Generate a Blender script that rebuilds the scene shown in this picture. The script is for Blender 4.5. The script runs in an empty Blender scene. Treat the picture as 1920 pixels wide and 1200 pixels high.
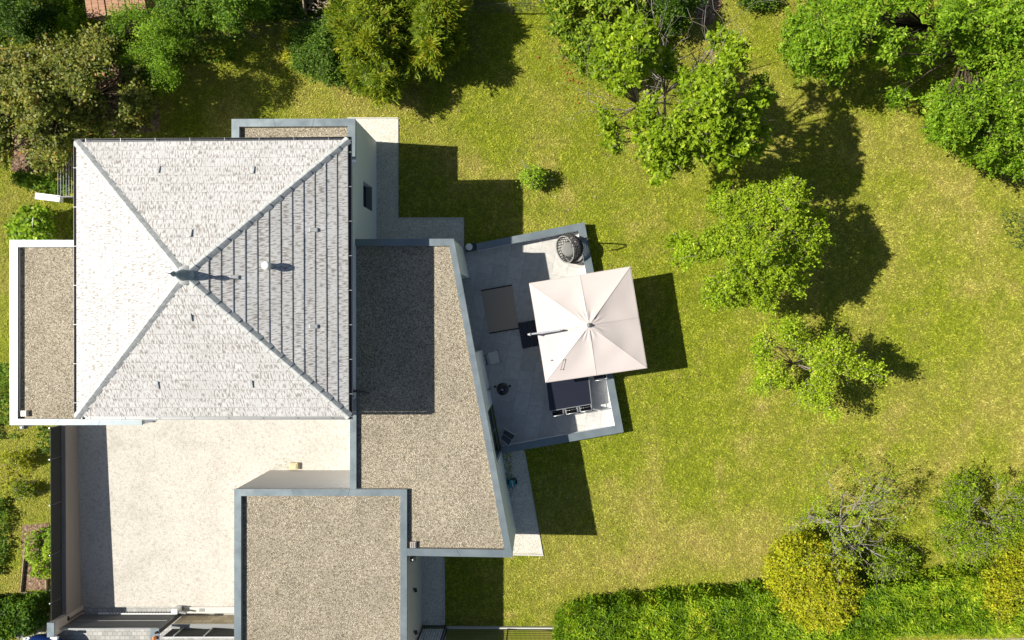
import bpy, math, random
import numpy as np
from mathutils import Vector, Matrix
R = math.radians
C = bpy.context.scene.collection
SC = bpy.context.scene
# ------------------------------------------------------------------ camera, sky, sun, exposure
H = 29.0; F = 1333.0; NX, NY = 1020.0, 596.0      # flying height, focal length in px, foot point of the vertical
cam = bpy.data.cameras.new('camera'); cam.sensor_width = 36; cam.lens = 36 * F / 1920
cam.shift_x = -(NX - 960) / 1920; cam.shift_y = (NY - 600) / 1920
cam.clip_start = 0.5; cam.clip_end = 2000
co = bpy.data.objects.new('camera', cam); C.objects.link(co); co.location = (0, 0, H); SC.camera = co
SC.render.resolution_x = 1024; SC.render.resolution_y = 640
SUN = Vector((1, -0.0635, -0.993)).normalized()
w = bpy.data.worlds.new("World"); SC.world = w; w.use_nodes = True
nt = w.node_tree; sky = nt.nodes.new('ShaderNodeTexSky'); sky.sky_type = 'NISHITA'; sky.sun_disc = False
sky.sun_elevation = math.asin(-SUN.z); sky.sun_rotation = math.atan2(-SUN.x, -SUN.y)
nt.links.new(sky.outputs[0], nt.nodes['Background'].inputs[0]); nt.nodes['Background'].inputs[1].default_value = 0.052
sl = bpy.data.lights.new('sun', 'SUN'); sl.energy = 5.0; sl.angle = R(0.5); sl.color = (1, 0.945, 0.85)
so = bpy.data.objects.new('sun', sl); C.objects.link(so); so.rotation_euler = SUN.to_track_quat('-Z', 'Y').to_euler()
so.location = (-30, 3, 40)
SC.view_settings.view_transform = 'Standard'; SC.view_settings.look = 'None'
SC.view_settings.exposure = 0.68; SC.view_settings.gamma = 1

# ------------------------------------------------------------------ helpers
def P(px, py, z=0.0):
    s = (H - z) / F
    return Vector(((px - NX) * s, (NY - py) * s, z))
def P2(px, py, z=0.0):
    v = P(px, py, z); return (v.x, v.y)
def lin(*c):
    return tuple(((x / 255) / 12.92 if x / 255 <= .04045 else ((x / 255 + .055) / 1.055) ** 2.4) for x in c) + (1,)
ORG = {}
def org(o): return ORG.get(o.name, Vector((0, 0, 0))) if o else Vector((0, 0, 0))
def tag(o, label=None, cat=None, group=None, kind=None):
    if label: o['label'] = label
    if cat: o['category'] = cat
    if group: o['group'] = group
    if kind: o['kind'] = kind
    return o
def thing(name, label, cat, loc=(0, 0, 0), group=None):
    o = bpy.data.objects.new(name, None); C.objects.link(o); o.location = loc; o.empty_display_size = .2
    ORG[o.name] = Vector(loc); return tag(o, label, cat, group)
def link(name, me, parent=None):
    o = bpy.data.objects.new(name, me); C.objects.link(o)
    if parent: o.parent = parent; ORG[o.name] = org(parent)
    return o
class MB:
    def __init__(s): s.v = []; s.f = []; s.uv = []
    def poly(s, pts, uv=None):
        n = len(s.v); s.v += [tuple(p) for p in pts]; s.f.append(tuple(range(n, n + len(pts))))
        s.uv.append(uv); return s
    def prism(s, pts, z0, z1):
        a = sum(pts[i][0] * pts[(i + 1) % len(pts)][1] - pts[(i + 1) % len(pts)][0] * pts[i][1] for i in range(len(pts)))
        if a < 0: pts = pts[::-1]
        n = len(s.v); k = len(pts)
        s.v += [(p[0], p[1], z0) for p in pts] + [(p[0], p[1], z1) for p in pts]
        s.f.append(tuple(range(n + k - 1, n - 1, -1))); s.f.append(tuple(range(n + k, n + 2 * k)))
        for i in range(k):
            j = (i + 1) % k; s.f.append((n + i, n + j, n + k + j, n + k + i))
        s.uv += [None] * (k + 2); return s
    def box(s, c, d, rz=0, tilt=None):
        m = Matrix.Rotation(rz, 3, 'Z')
        if tilt: m = m @ Matrix.Rotation(tilt[0], 3, tilt[1])
        n = len(s.v)
        for z in (-1, 1):
            for x, y in ((-1, -1), (1, -1), (1, 1), (-1, 1)):
                p = m @ Vector((x * d[0] / 2, y * d[1] / 2, z * d[2] / 2)); s.v.append((p.x + c[0], p.y + c[1], p.z + c[2]))
        for f in ((3, 2, 1, 0), (4, 5, 6, 7), (0, 1, 5, 4), (1, 2, 6, 5), (2, 3, 7, 6), (3, 0, 4, 7)):
            s.f.append(tuple(n + i for i in f)); s.uv.append(None)
        return s
    def bar(s, a, b, t, h=None):
        a = Vector(a); b = Vector(b); d = b - a
        x = d.normalized(); up = Vector((0, 0, 1)) if abs(x.z) < .95 else Vector((0, 1, 0))
        y = up.cross(x).normalized(); z = x.cross(y); h = h or t; n = len(s.v)
        for p in (a, b):
            for i, j in ((-1, -1), (1, -1), (1, 1), (-1, 1)):
                s.v.append(tuple(p + y * i * t / 2 + z * j * h / 2))
        for f in ((3, 2, 1, 0), (4, 5, 6, 7), (0, 1, 5, 4), (1, 2, 6, 5), (2, 3, 7, 6), (3, 0, 4, 7)):
            s.f.append(tuple(n + i for i in f)); s.uv.append(None)
        return s
    def tube(s, pts, rad, k=8, cap=True):
        pts = [Vector(p) for p in pts]
        if not hasattr(rad, '__len__'): rad = [rad] * len(pts)
        n = len(s.v); ref = None
        for i, p in enumerate(pts):
            d = (pts[min(i + 1, len(pts) - 1)] - pts[max(i - 1, 0)])
            if d.length < 1e-6: d = Vector((0, 0, 1))
            d.normalize()
            if ref is None or abs(ref.dot(d)) > .95: ref = Vector((0, 0, 1)) if abs(d.z) < .9 else Vector((1, 0, 0))
            u = ref.cross(d).normalized(); v = d.cross(u); ref = v
            for j in range(k):
                a = 2 * math.pi * j / k; s.v.append(tuple(p + (u * math.cos(a) + v * math.sin(a)) * rad[i]))
        for i in range(len(pts) - 1):
            for j in range(k):
                a = n + i * k + j; b = n + i * k + (j + 1) % k; s.f.append((a, b, b + k, a + k)); s.uv.append(None)
        if cap:
            s.f.append(tuple(n + k - 1 - j for j in range(k))); m = n + (len(pts) - 1) * k
            s.f.append(tuple(m + j for j in range(k))); s.uv += [None, None]
        return s
    def lathe(s, c, prof, k=24):
        n = len(s.v)
        for r, z in prof:
            for j in range(k):
                a = 2 * math.pi * j / k; s.v.append((c[0] + r * math.cos(a), c[1] + r * math.sin(a), c[2] + z))
        for i in range(len(prof) - 1):
            for j in range(k):
                a = n + i * k + j; b = n + i * k + (j + 1) % k; s.f.append((a, b, b + k, a + k)); s.uv.append(None)
        return s
    def build(s, name, mat, parent=None, smooth=False, bevel=0):
        o0 = org(parent); me = bpy.data.meshes.new(name)
        me.from_pydata([(v[0] - o0.x, v[1] - o0.y, v[2] - o0.z) for v in s.v], [], s.f)
        if any(u is not None for u in s.uv):
            l = me.uv_layers.new(name='UVMap')
            for p, u in zip(me.polygons, s.uv):
                if u:
                    for li, q in zip(p.loop_indices, u): l.data[li].uv = q
        me.materials.append(mat); me.update()
        if smooth:
            for p in me.polygons: p.use_smooth = True
        o = link(name, me, parent)
        if bevel:
            b = o.modifiers.new('bevel', 'BEVEL'); b.width = bevel; b.segments = 2; b.limit_method = 'ANGLE'
        return o

# ------------------------------------------------------------------ materials
def mat(name, col, rough=.8, metal=0, spec=.3):
    m = bpy.data.materials.new(name); m.use_nodes = True; b = m.node_tree.nodes['Principled BSDF']
    b.inputs['Base Color'].default_value = col if len(col) == 4 else (*col, 1)
    b.inputs['Roughness'].default_value = rough; b.inputs['Metallic'].default_value = metal
    b.inputs['Specular IOR Level'].default_value = spec
    return m
def N(m, t, **kw):
    n = m.node_tree.nodes.new(t)
    for k, v in kw.items():
        if isinstance(k, str) and k.startswith('i_'):
            n.inputs[k[2:].replace('_', ' ')].default_value = v
        else: setattr(n, k, v)
    return n
def L(m, a, b): m.node_tree.links.new(a, b)
def coords(m, scale=(1, 1, 1), rot=0, uv=False):
    if uv: t = N(m, 'ShaderNodeTexCoord'); src = t.outputs['UV']
    else: t = N(m, 'ShaderNodeNewGeometry'); src = t.outputs['Position']
    mp = N(m, 'ShaderNodeMapping'); mp.inputs['Scale'].default_value = scale; mp.inputs['Rotation'].default_value = (0, 0, rot)
    L(m, src, mp.inputs['Vector']); return mp.outputs[0]
def noise(m, vec, scale, detail=3, rough=.55, out='Fac'):
    n = N(m, 'ShaderNodeTexNoise'); n.inputs['Scale'].default_value = scale; n.inputs['Detail'].default_value = detail
    n.inputs['Roughness'].default_value = rough; L(m, vec, n.inputs['Vector']); return n.outputs[out]
def ramp(m, fac, stops, interp='LINEAR'):
    r = N(m, 'ShaderNodeValToRGB'); r.color_ramp.interpolation = interp; e = r.color_ramp.elements
    while len(e) < len(stops): e.new(.5)
    for el, (p, c) in zip(e, stops): el.position = p; el.color = c if len(c) == 4 else (*c, 1)
    L(m, fac, r.inputs[0]); return r.outputs[0]
def mix(m, fac, a, b, typ='MIX'):
    n = N(m, 'ShaderNodeMix', data_type='RGBA', blend_type=typ)
    for s, v in ((0, fac), (6, a), (7, b)):
        if hasattr(v, 'links') or isinstance(v, bpy.types.NodeSocket): L(m, v, n.inputs[s])
        else: n.inputs[s].default_value = v if s == 0 else (v if len(v) == 4 else (*v, 1))
    return n.outputs[2]
def bump(m, h, strength=.5, dist=.02):
    b = N(m, 'ShaderNodeBump'); b.inputs['Strength'].default_value = strength; b.inputs['Distance'].default_value = dist
    L(m, h, b.inputs['Height']); L(m, b.outputs[0], m.node_tree.nodes['Principled BSDF'].inputs['Normal'])
def setcol(m, c): L(m, c, m.node_tree.nodes['Principled BSDF'].inputs['Base Color'])
def g3(v): return (v, v, v)

def m_plaster(name, col, amt=.06):
    m = mat(name, col, .85, spec=.2); c = coords(m)
    n = noise(m, c, 1.2, 5); a = tuple(x * (1 - amt) for x in col[:3])
    f = noise(m, c, 45, 2)
    setcol(m, mix(m, f, mix(m, n, a, col[:3]), tuple(x * .9 for x in col[:3]))); bump(m, f, .3, .006); return m
M = {}
M['plaster'] = m_plaster('white_plaster', (.80, .845, .90))
M['beige'] = m_plaster('beige_plaster', (.50, .44, .38), .12)
M['soffit'] = mat('soffit', (.55, .55, .54))
def m_cap():
    m = mat('zinc_grey_coping', (.2, .25, .27), .38, .35, .5); c = coords(m)
    n = noise(m, c, .9, 5); setcol(m, ramp(m, n, [(.3, (.150, .190, .208)), (.7, (.205, .245, .262))]))
    r = ramp(m, noise(m, c, 2.3, 4), [(.3, g3(.30)), (.7, g3(.48))]); L(m, r, m.node_tree.nodes['Principled BSDF'].inputs['Roughness']); return m
M['cap'] = m_cap()
def m_gravel(name, stops, scale, bs=.9, dist=.03):
    m = mat(name, (.4, .36, .3), .9, spec=.15); c = coords(m)
    v = N(m, 'ShaderNodeTexVoronoi'); v.inputs['Scale'].default_value = scale; L(m, c, v.inputs['Vector'])
    v2 = N(m, 'ShaderNodeTexVoronoi'); v2.inputs['Scale'].default_value = scale * 2.1; L(m, c, v2.inputs['Vector'])
    s = N(m, 'ShaderNodeSeparateColor'); L(m, v.outputs['Color'], s.inputs[0])
    s2 = N(m, 'ShaderNodeSeparateColor'); L(m, v2.outputs['Color'], s2.inputs[0])
    a = N(m, 'ShaderNodeMath', operation='MULTIPLY_ADD'); a.inputs[1].default_value = .55; L(m, s.outputs[0], a.inputs[0])
    b = N(m, 'ShaderNodeMath', operation='MULTIPLY'); b.inputs[1].default_value = .45; L(m, s2.outputs[1], b.inputs[0]); L(m, b.outputs[0], a.inputs[2])
    col = ramp(m, a.outputs[0], stops)
    big = ramp(m, noise(m, c, .8, 4), [(.25, g3(.86)), (.75, g3(1.1))])
    setcol(m, mix(m, 1.0, col, big, 'MULTIPLY')); bump(m, v.outputs['Distance'], bs, dist); return m
M['roofgravel'] = m_gravel('roof_gravel', [(.12, (.095, .080, .058)), (.35, (.255, .220, .160)), (.6, (.36, .312, .232)), (.9, (.54, .49, .385))], 28)
M['pathgravel'] = m_gravel('pale_path_gravel', [(.1, (.36, .34, .28)), (.4, (.56, .53, .45)), (.9, (.74, .70, .60))], 26, .5)
def m_court():
    m = mat('cream_courtyard', (.7, .66, .58), .9, spec=.15); c = coords(m)
    n1 = noise(m, c, .7, 6, .7); n2 = noise(m, c, 34, 3, .7); n3 = noise(m, coords(m, (1, 1, 1), .6), 7, 4, .7)
    a = ramp(m, n1, [(.3, (.465, .44, .39)), (.5, (.545, .517, .465)), (.7, (.585, .558, .502))])
    sp = ramp(m, n2, [(.30, (.48, .46, .43)), (.52, (1, 1, 1))]); sp3 = ramp(m, n3, [(.32, (.78, .77, .75)), (.5, (1, 1, 1))])
    setcol(m, mix(m, 1.0, mix(m, 1.0, a, sp, 'MULTIPLY'), sp3, 'MULTIPLY')); bump(m, n2, .4, .015); return m
M['court'] = m_court()
def m_tile():
    # UV: u in metres along the eave, v counted in tile courses up the slope
    m = mat('mottled_roof_tile', (.5, .5, .5), .6, spec=.35)
    def mth(op, a, b=None, c=None):
        n = N(m, 'ShaderNodeMath', operation=op)
        for k, v in enumerate((a, b, c)):
            if v is None: continue
            if isinstance(v, (int, float)): n.inputs[k].default_value = v
            else: L(m, v, n.inputs[k])
        return n.outputs[0]
    uv = coords(m, uv=True); sp = N(m, 'ShaderNodeSeparateXYZ'); L(m, uv, sp.inputs[0]); u, v = sp.outputs[0], sp.outputs[1]
    row = mth('FLOOR', v); fr = mth('FRACT', v)
    us = mth('ADD', mth('ADD', mth('MULTIPLY', u, 24.0), mth('MULTIPLY', row, 31.7)), mth('MULTIPLY', fr, .9))
    cb = N(m, 'ShaderNodeCombineXYZ'); L(m, us, cb.inputs[0]); L(m, mth('MULTIPLY', v, 1.9), cb.inputs[1])
    n = noise(m, cb.outputs[0], 1.0, 2, .5)
    tile = mth('FLOOR', mth('ADD', mth('MULTIPLY', u, 3.0), mth('MULTIPLY', mth('MODULO', row, 2.0), .5)))
    c2 = N(m, 'ShaderNodeCombineXYZ'); L(m, tile, c2.inputs[0]); L(m, row, c2.inputs[1])
    wn = N(m, 'ShaderNodeTexWhiteNoise', noise_dimensions='2D'); L(m, c2.outputs[0], wn.inputs['Vector'])
    f = mth('MULTIPLY_ADD', wn.outputs['Value'], .07, n)
    dash = ramp(m, f, [(.525, (.53, .53, .522)), (.575, (.39, .375, .36)), (.70, (.23, .21, .195))])
    tv = ramp(m, wn.outputs['Value'], [(0, g3(.93)), (1, g3(1.03))])
    line = ramp(m, fr, [(0, g3(.74)), (.04, g3(.78)), (.07, g3(1))])
    big = ramp(m, noise(m, coords(m), .8, 4, .6), [(.3, (.90, .89, .87)), (.7, (1.04, 1.04, 1.04))])
    setcol(m, mix(m, 1.0, mix(m, 1.0, mix(m, 1.0, dash, tv, 'MULTIPLY'), line, 'MULTIPLY'), big, 'MULTIPLY')); return m
M['tile'] = m_tile()
def m_hip():
    m = mat('ridge_tile', (.55, .56, .55), .55, spec=.4); c = coords(m)
    setcol(m, ramp(m, noise(m, c, 7, 4), [(.35, (.33, .34, .34)), (.6, (.48, .49, .48))])); return m
M['hip'] = m_hip()
M['anth'] = mat('anthracite_metal', (.045, .050, .055), .45, .3, .5)
M['gutter'] = mat('dark_gutter_metal', (.06, .065, .075), .35, .5, .5)
M['steel'] = mat('grey_metal', (.35, .36, .36), .35, .6, .5)
M['alu'] = mat('pale_aluminium', (.62, .63, .64), .35, .5, .5)
M['slate'] = mat('blue_slate_finial', (.20, .26, .32), .5, 0, .5)
M['white'] = mat('white_painted', (.78, .78, .76), .5)
M['glass'] = mat('dark_window_glass', (.02, .03, .045), .06, 0, .8)
M['black'] = mat('black_enamel', (.012, .013, .015), .25, 0, .6)
M['table'] = mat('dark_table_glass', (.016, .018, .028), .22, 0, .6)
M['curb'] = m_plaster('pale_concrete_edging', (.55, .54, .5), .1)
M['teal'] = mat('teal_plastic', (.02, .25, .32), .4); M['red'] = mat('red_plastic', (.45, .03, .02), .4)
M['orange'] = mat('orange_lens', (.85, .22, .02), .2, 0, .6)
M['blue'] = mat('blue_car_paint', (.02, .06, .28), .15, .4, .8)
M['rubber'] = mat('black_rubber', (.02, .02, .02), .8)
M['bark'] = mat('pale_bark', (.32, .27, .22), .9)
M['barkdark'] = mat('brown_bark', (.10, .075, .05), .9)
M['barkgrey'] = mat('grey_dead_bark', (.30, .27, .235), .9)
for k in ('bark', 'barkdark', 'barkgrey'):
    m = M[k]; c = coords(m); b0 = tuple(m.node_tree.nodes['Principled BSDF'].inputs['Base Color'].default_value)[:3]
    setcol(m, mix(m, noise(m, c, 14, 4), tuple(x * .45 for x in b0), tuple(x * 1.3 for x in b0)))
def m_terr():
    m = mat('grey_terrace_tile', (.4, .4, .4), .55, spec=.3); c = coords(m, rot=R(-80))
    br = N(m, 'ShaderNodeTexBrick'); br.offset = .5; br.offset_frequency = 2; L(m, c, br.inputs['Vector']); br.inputs['Scale'].default_value = 1
    br.inputs['Brick Width'].default_value = .9; br.inputs['Row Height'].default_value = .6; br.inputs['Mortar Size'].default_value = .009
    br.inputs['Color1'].default_value = (.47, .46, .43, 1); br.inputs['Color2'].default_value = (.56, .545, .51, 1); br.inputs['Mortar'].default_value = (.38, .38, .37, 1)
    n = ramp(m, noise(m, c, 5, 6, .7), [(.3, g3(.82)), (.7, g3(1.1))]); setcol(m, mix(m, 1.0, br.outputs['Color'], n, 'MULTIPLY')); return m
M['terrace'] = m_terr()
def m_pavers():
    m = mat('grey_pavers', (.4, .4, .38), .85, spec=.2); c = coords(m)
    br = N(m, 'ShaderNodeTexBrick'); L(m, c, br.inputs['Vector']); br.inputs['Scale'].default_value = 1
    br.inputs['Brick Width'].default_value = .2; br.inputs['Row Height'].default_value = .16; br.inputs['Mortar Size'].default_value = .008
    br.inputs['Color1'].default_value = (.33, .33, .31, 1); br.inputs['Color2'].default_value = (.46, .45, .42, 1); br.inputs['Mortar'].default_value = (.2, .2, .18, 1)
    n = ramp(m, noise(m, c, 3, 5, .7), [(.3, g3(.8)), (.7, g3(1.1))]); setcol(m, mix(m, 1.0, br.outputs['Color'], n, 'MULTIPLY')); return m
M['pavers'] = m_pavers()
def m_stone():
    m = mat('tan_block_stone', (.4, .35, .25), .85, spec=.2)
    t = N(m, 'ShaderNodeNewGeometry'); s = N(m, 'ShaderNodeSeparateXYZ'); L(m, t.outputs['Position'], s.inputs[0])
    cb = N(m, 'ShaderNodeCombineXYZ'); L(m, s.outputs[0], cb.inputs[0]); L(m, s.outputs[2], cb.inputs[1])
    br = N(m, 'ShaderNodeTexBrick'); L(m, cb.outputs[0], br.inputs['Vector']); br.inputs['Scale'].default_value = 1
    br.inputs['Brick Width'].default_value = .42; br.inputs['Row Height'].default_value = .24; br.inputs['Mortar Size'].default_value = .01
    br.inputs['Color1'].default_value = (.36, .30, .20, 1); br.inputs['Color2'].default_value = (.50, .43, .30, 1); br.inputs['Mortar'].default_value = (.22, .18, .12, 1)
    setcol(m, br.outputs['Color']); return m
M['stone'] = m_stone()
def m_rug():
    m = mat('brown_woven_rug', (.07, .06, .045), .95, spec=.1); c = coords(m, rot=R(-80)); wv = N(m, 'ShaderNodeTexWave'); wv.inputs['Scale'].default_value = 9
    L(m, c, wv.inputs['Vector']); setcol(m, ramp(m, wv.outputs['Fac'], [(0, (.38, .31, .24)), (1, (.50, .42, .33))])); return m
M['rug'] = m_rug()
def m_canopy():
    m = mat('cream_pink_canvas', (.6, .55, .52), .8, spec=.2); c = coords(m)
    setcol(m, mix(m, noise(m, c, .9, 3), (.51, .455, .43), (.55, .495, .47))); bump(m, noise(m, c, 3.5, 3), .12, .03); return m
M['canopy'] = m_canopy()
def m_wood(name, a, b, rot=0):
    m = mat(name, a, .8, spec=.2); c = coords(m, (2, 14, 2), rot)
    setcol(m, ramp(m, noise(m, c, 1.5, 4), [(.3, a), (.7, b)])); return m
M['wood'] = m_wood('weathered_wood', (.22, .17, .11), (.42, .35, .25))
M['dirt'] = m_gravel('brown_soil', [(.1, (.07, .045, .03)), (.5, (.20, .125, .08)), (.9, (.31, .235, .165))], 12)
M['asphalt'] = m_gravel('pale_asphalt', [(.1, (.26, .25, .24)), (.9, (.42, .40, .38))], 18, .3)

def attr(m, name):
    a = N(m, 'ShaderNodeAttribute', attribute_name=name); return a.outputs['Fac']
def m_leaf(name, stops, trans=.38, gloss=.012, grough=.5, noisy=.35):
    m = bpy.data.materials.new(name); m.use_nodes = True; t = m.node_tree; t.nodes.remove(t.nodes['Principled BSDF'])
    out = t.nodes['Material Output']; col = ramp(m, attr(m, 'tint'), stops)
    c = coords(m); v = ramp(m, noise(m, c, 1.6, 2), [(.3, g3(1 - noisy * .6)), (.7, g3(1 + noisy * .3))])
    col = mix(m, 1.0, col, v, 'MULTIPLY')
    d = N(m, 'ShaderNodeBsdfDiffuse'); tr = N(m, 'ShaderNodeBsdfTranslucent'); g = N(m, 'ShaderNodeBsdfGlossy'); g.inputs['Roughness'].default_value = grough
    L(m, col, d.inputs[0]); hs = N(m, 'ShaderNodeHueSaturation'); hs.inputs['Hue'].default_value = .485; hs.inputs['Value'].default_value = 1.35; L(m, col, hs.inputs['Color']); L(m, hs.outputs[0], tr.inputs[0])
    a = N(m, 'ShaderNodeMixShader'); a.inputs[0].default_value = trans; L(m, d.outputs[0], a.inputs[1]); L(m, tr.outputs[0], a.inputs[2])
    b = N(m, 'ShaderNodeMixShader'); b.inputs[0].default_value = gloss; L(m, a.outputs[0], b.inputs[1]); L(m, g.outputs[0], b.inputs[2])
    L(m, b.outputs[0], out.inputs[0]); return m
LF = {
 'bright': m_leaf('bright_green_leaf', [(0, (0.070, 0.152, 0.007)), (.5, (0.192, 0.348, 0.014)), (.85, (0.346, 0.500, 0.036)), (1, (0.512, 0.610, 0.072))]),
 'lime': m_leaf('lime_green_leaf', [(0, (.11, .195, .007)), (.5, (.285, .415, .016)), (.85, (.46, .58, .035)), (1, (.64, .67, .09))]),
 'olive': m_leaf('yellow_olive_needle', [(0, (.06, .115, .007)), (.5, (.175, .26, .012)), (.8, (.33, .38, .018)), (1, (.46, .38, .03))]),
 'dark': m_leaf('dark_green_leaf', [(0, (0.026, 0.067, 0.007)), (.6, (0.083, 0.171, 0.012)), (1, (0.205, 0.317, 0.036))]),
 'mid': m_leaf('mid_green_leaf', [(0, (0.045, 0.110, 0.008)), (.6, (0.141, 0.268, 0.017)), (1, (0.333, 0.451, 0.048))]),
 'brown': m_leaf('brownish_green_leaf', [(0, (.05, .075, .012)), (.4, (.17, .21, .025)), (.8, (.33, .34, .055)), (.95, (.42, .30, .07)), (1, (.50, .22, .05))], gloss=.02),
 'yellow': m_leaf('yellow_green_leaf', [(0, (.12, .16, .009)), (.5, (.40, .44, .016)), (.85, (.58, .58, .028)), (1, (.60, .42, .04))]),
 'laurel': m_leaf('glossy_laurel_leaf', [(0, (.05, .115, .007)), (.6, (.19, .30, .014)), (1, (.42, .46, .04))], .25, .015, .5),
 'sage': m_leaf('grey_green_leaf', [(0, (0.077, 0.122, 0.036)), (.6, (0.192, 0.256, 0.072)), (1, (0.358, 0.403, 0.144))]),
 'thuja': m_leaf('green_hedge_spray', [(0, (0.038, 0.104, 0.006)), (.55, (0.166, 0.299, 0.010)), (.9, (0.346, 0.488, 0.022)), (1, (0.486, 0.537, 0.036))]),
}
def m_grass():
    m = mat('lawn_grass', (.1, .14, .03), .85, spec=.15); c = coords(m)
    dry = attr(m, 'dry'); t = attr(m, 'tint')
    fine = noise(m, c, 9, 4, .75)
    g = ramp(m, t, [(0, (.085, .115, .006)), (.5, (.212, .252, .012)), (1, (.40, .43, .032))])
    d = ramp(m, t, [(0, (.17, .135, .045)), (.5, (.36, .31, .062)), (1, (.56, .50, .145))])
    a = N(m, 'ShaderNodeMath', operation='MULTIPLY_ADD'); a.inputs[1].default_value = .9; a.inputs[2].default_value = -.45; L(m, fine, a.inputs[0])
    b = N(m, 'ShaderNodeMath', operation='ADD', use_clamp=True); L(m, a.outputs[0], b.inputs[0]); L(m, dry, b.inputs[1])
    setcol(m, mix(m, b.outputs[0], g, d)); bump(m, noise(m, c, 16, 3), .6, .03); return m
M['grass'] = m_grass()

# ------------------------------------------------------------------ numpy noise + polygons
def vnoise(x, y, seed):
    xi = np.floor(x).astype(np.int64); yi = np.floor(y).astype(np.int64); xf = x - xi; yf = y - yi
    def h(a, b):
        n = (a * 374761393 + b * 668265263 + seed * 974634777) & 0x7fffffff
        n = ((n ^ (n >> 13)) * 1274126177) & 0x7fffffff
        return ((n ^ (n >> 16)) & 0xffff) / 65535.0
    u = xf * xf * (3 - 2 * xf); v = yf * yf * (3 - 2 * yf)
    return (h(xi, yi) * (1 - u) + h(xi + 1, yi) * u) * (1 - v) + (h(xi, yi + 1) * (1 - u) + h(xi + 1, yi + 1) * u) * v
def fbm(x, y, seed, o=4):
    s = 0; a = .5; t = 0
    for i in range(o): s = s + a * vnoise(x, y, seed + i); t += a; a *= .5; x = x * 2.03; y = y * 2.03
    return s / t
def inpoly(x, y, poly):
    r = np.zeros(x.shape, bool); n = len(poly); j = n - 1
    for i in range(n):
        xi, yi = poly[i]; xj, yj = poly[j]
        if yi != yj: r ^= ((yi > y) != (yj > y)) & (x < (xj - xi) * (y - yi) / (yj - yi) + xi)
        j = i
    return r
def edged(x, y, poly):
    d = np.full(x.shape, 1e9)
    for i in range(len(poly)):
        ax, ay = poly[i]; bx, by = poly[(i + 1) % len(poly)]; vx, vy = bx - ax, by - ay
        t = np.clip(((x - ax) * vx + (y - ay) * vy) / (vx * vx + vy * vy + 1e-9), 0, 1)
        d = np.minimum(d, np.hypot(x - ax - t * vx, y - ay - t * vy))
    return d
K = H / F
def dryness(x, y):
    px = x / K + NX; py = NY - y / K
    d = .22 + 1.0 * (fbm(x * .55, y * .55, 5) - .5) + .55 * (fbm(x * 2.2, y * 2.2, 9, 3) - .5) + 2.2 * np.clip(fbm(x * 1.1 + 40, y * .8, 23, 4) - .60, 0, 1)
    def blob(cx, cy, rx, ry, amt): return amt * np.exp(-(((px - cx) / rx) ** 2 + ((py - cy) / ry) ** 2))
    for b in ((1290, 1030, 230, 80, .50), (1212, 900, 28, 190, .40), (955, 1152, 15, 7, .9), (1040, 1000, 60, 50, .15), (700, 160, 60, 20, .25), (880, 300, 60, 30, .2), (1780, 380, 260, 230, .26), (1100, 1060, 120, 40, .2), (1750, 800, 160, 130, .16),
              (1890, 850, 60, 80, .25), (960, 940, 55, 110, 0.0), (700, 190, 170, 40, .22), (430, 230, 40, 60, .3), (60, 900, 60, 200, .15), (1320, 30, 40, 60, .5),
              (850, 260, 120, 130, -.12), (1120, 690, 60, 220, -.20), (1060, 300, 90, 120, -.10), (1300, 620, 90, 140, -.16), (1150, 420, 60, 50, -.15), (930, 930, 140, 150, -.10),
              (1500, 430, 100, 250, .08), (1030, 130, 60, 60, -.12), (1780, 560, 120, 120, -.10), (1440, 1060, 60, 40, .25)):
        d = d + blob(*b)
    return np.clip(d, 0, 1)

# ------------------------------------------------------------------ ground
xs = np.concatenate([[-900, -200, -60], np.arange(-30, 30.01, .3), [60, 200, 900]]); ys = np.concatenate([[-900, -200, -45], np.arange(-22, 22.01, .3), [45, 200, 900]])
gx, gy = np.meshgrid(xs, ys); me = bpy.data.meshes.new('ground'); nx, ny = len(xs), len(ys)
vv = np.stack([gx.ravel(), gy.ravel(), np.zeros(gx.size)], 1)
ff = [(j * nx + i, j * nx + i + 1, (j + 1) * nx + i + 1, (j + 1) * nx + i) for j in range(ny - 1) for i in range(nx - 1)]
me.from_pydata(vv.tolist(), [], ff)
a = me.attributes.new('dry', 'FLOAT', 'POINT'); a.data.foreach_set('value', (dryness(vv[:, 0], vv[:, 1]) * .9).astype(np.float32))
a = me.attributes.new('tint', 'FLOAT', 'POINT'); a.data.foreach_set('value', np.full(len(vv), .22, np.float32))
me.materials.append(M['grass']); tag(link('ground', me), kind='structure')

def flat(name, pts, z, m, parent=None):
    mb = MB(); mb.prism(pts, z - .02 if z > .02 else -.01, z); o = mb.build(name, m, parent); return o
def struct(o): o['kind'] = 'structure'; return o
g = lambda x, y: (x * K, y * K)          # ground px relative to the foot point -> metres
struct(flat('courtyard_ground', [P2(140, 700), P2(690, 700), P2(690, 930), P2(470, 930), P2(470, 1137.5), P2(140, 1137.5)], .012, M['court']))
struct(flat('threshold_paving', [P2(150, 1137.7), P2(470, 1137.7), P2(470, 1150), P2(150, 1150)], .010, M['pavers']))
struct(flat('driveway', [P2(30, 1150.4), P2(460, 1150.4), P2(460, 1500), P2(-60, 1500), P2(-60, 1210), P2(30, 1210)], .008, M['pavers']))
struct(flat('gravel_path', [P2(650, 222), P2(745, 222), P2(745, 408), P2(868, 408), P2(868, 470), P2(650, 470)], .012, M['pathgravel']))
struct(flat('gravel_path', [P2(900, 848), P2(982, 841), P2(1016, 1038.5), P2(900, 1037)], .012, M['pathgravel']))
struct(flat('gravel_path', [P2(780, 1000), P2(832, 1000), P2(832, 1172), P2(780, 1172)], .012, M['pathgravel']))
struct(flat('gravel_path', [P2(792, 1179), P2(836, 1179), P2(836, 1400), P2(780, 1400)], .012, M['pathgravel']))
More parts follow.
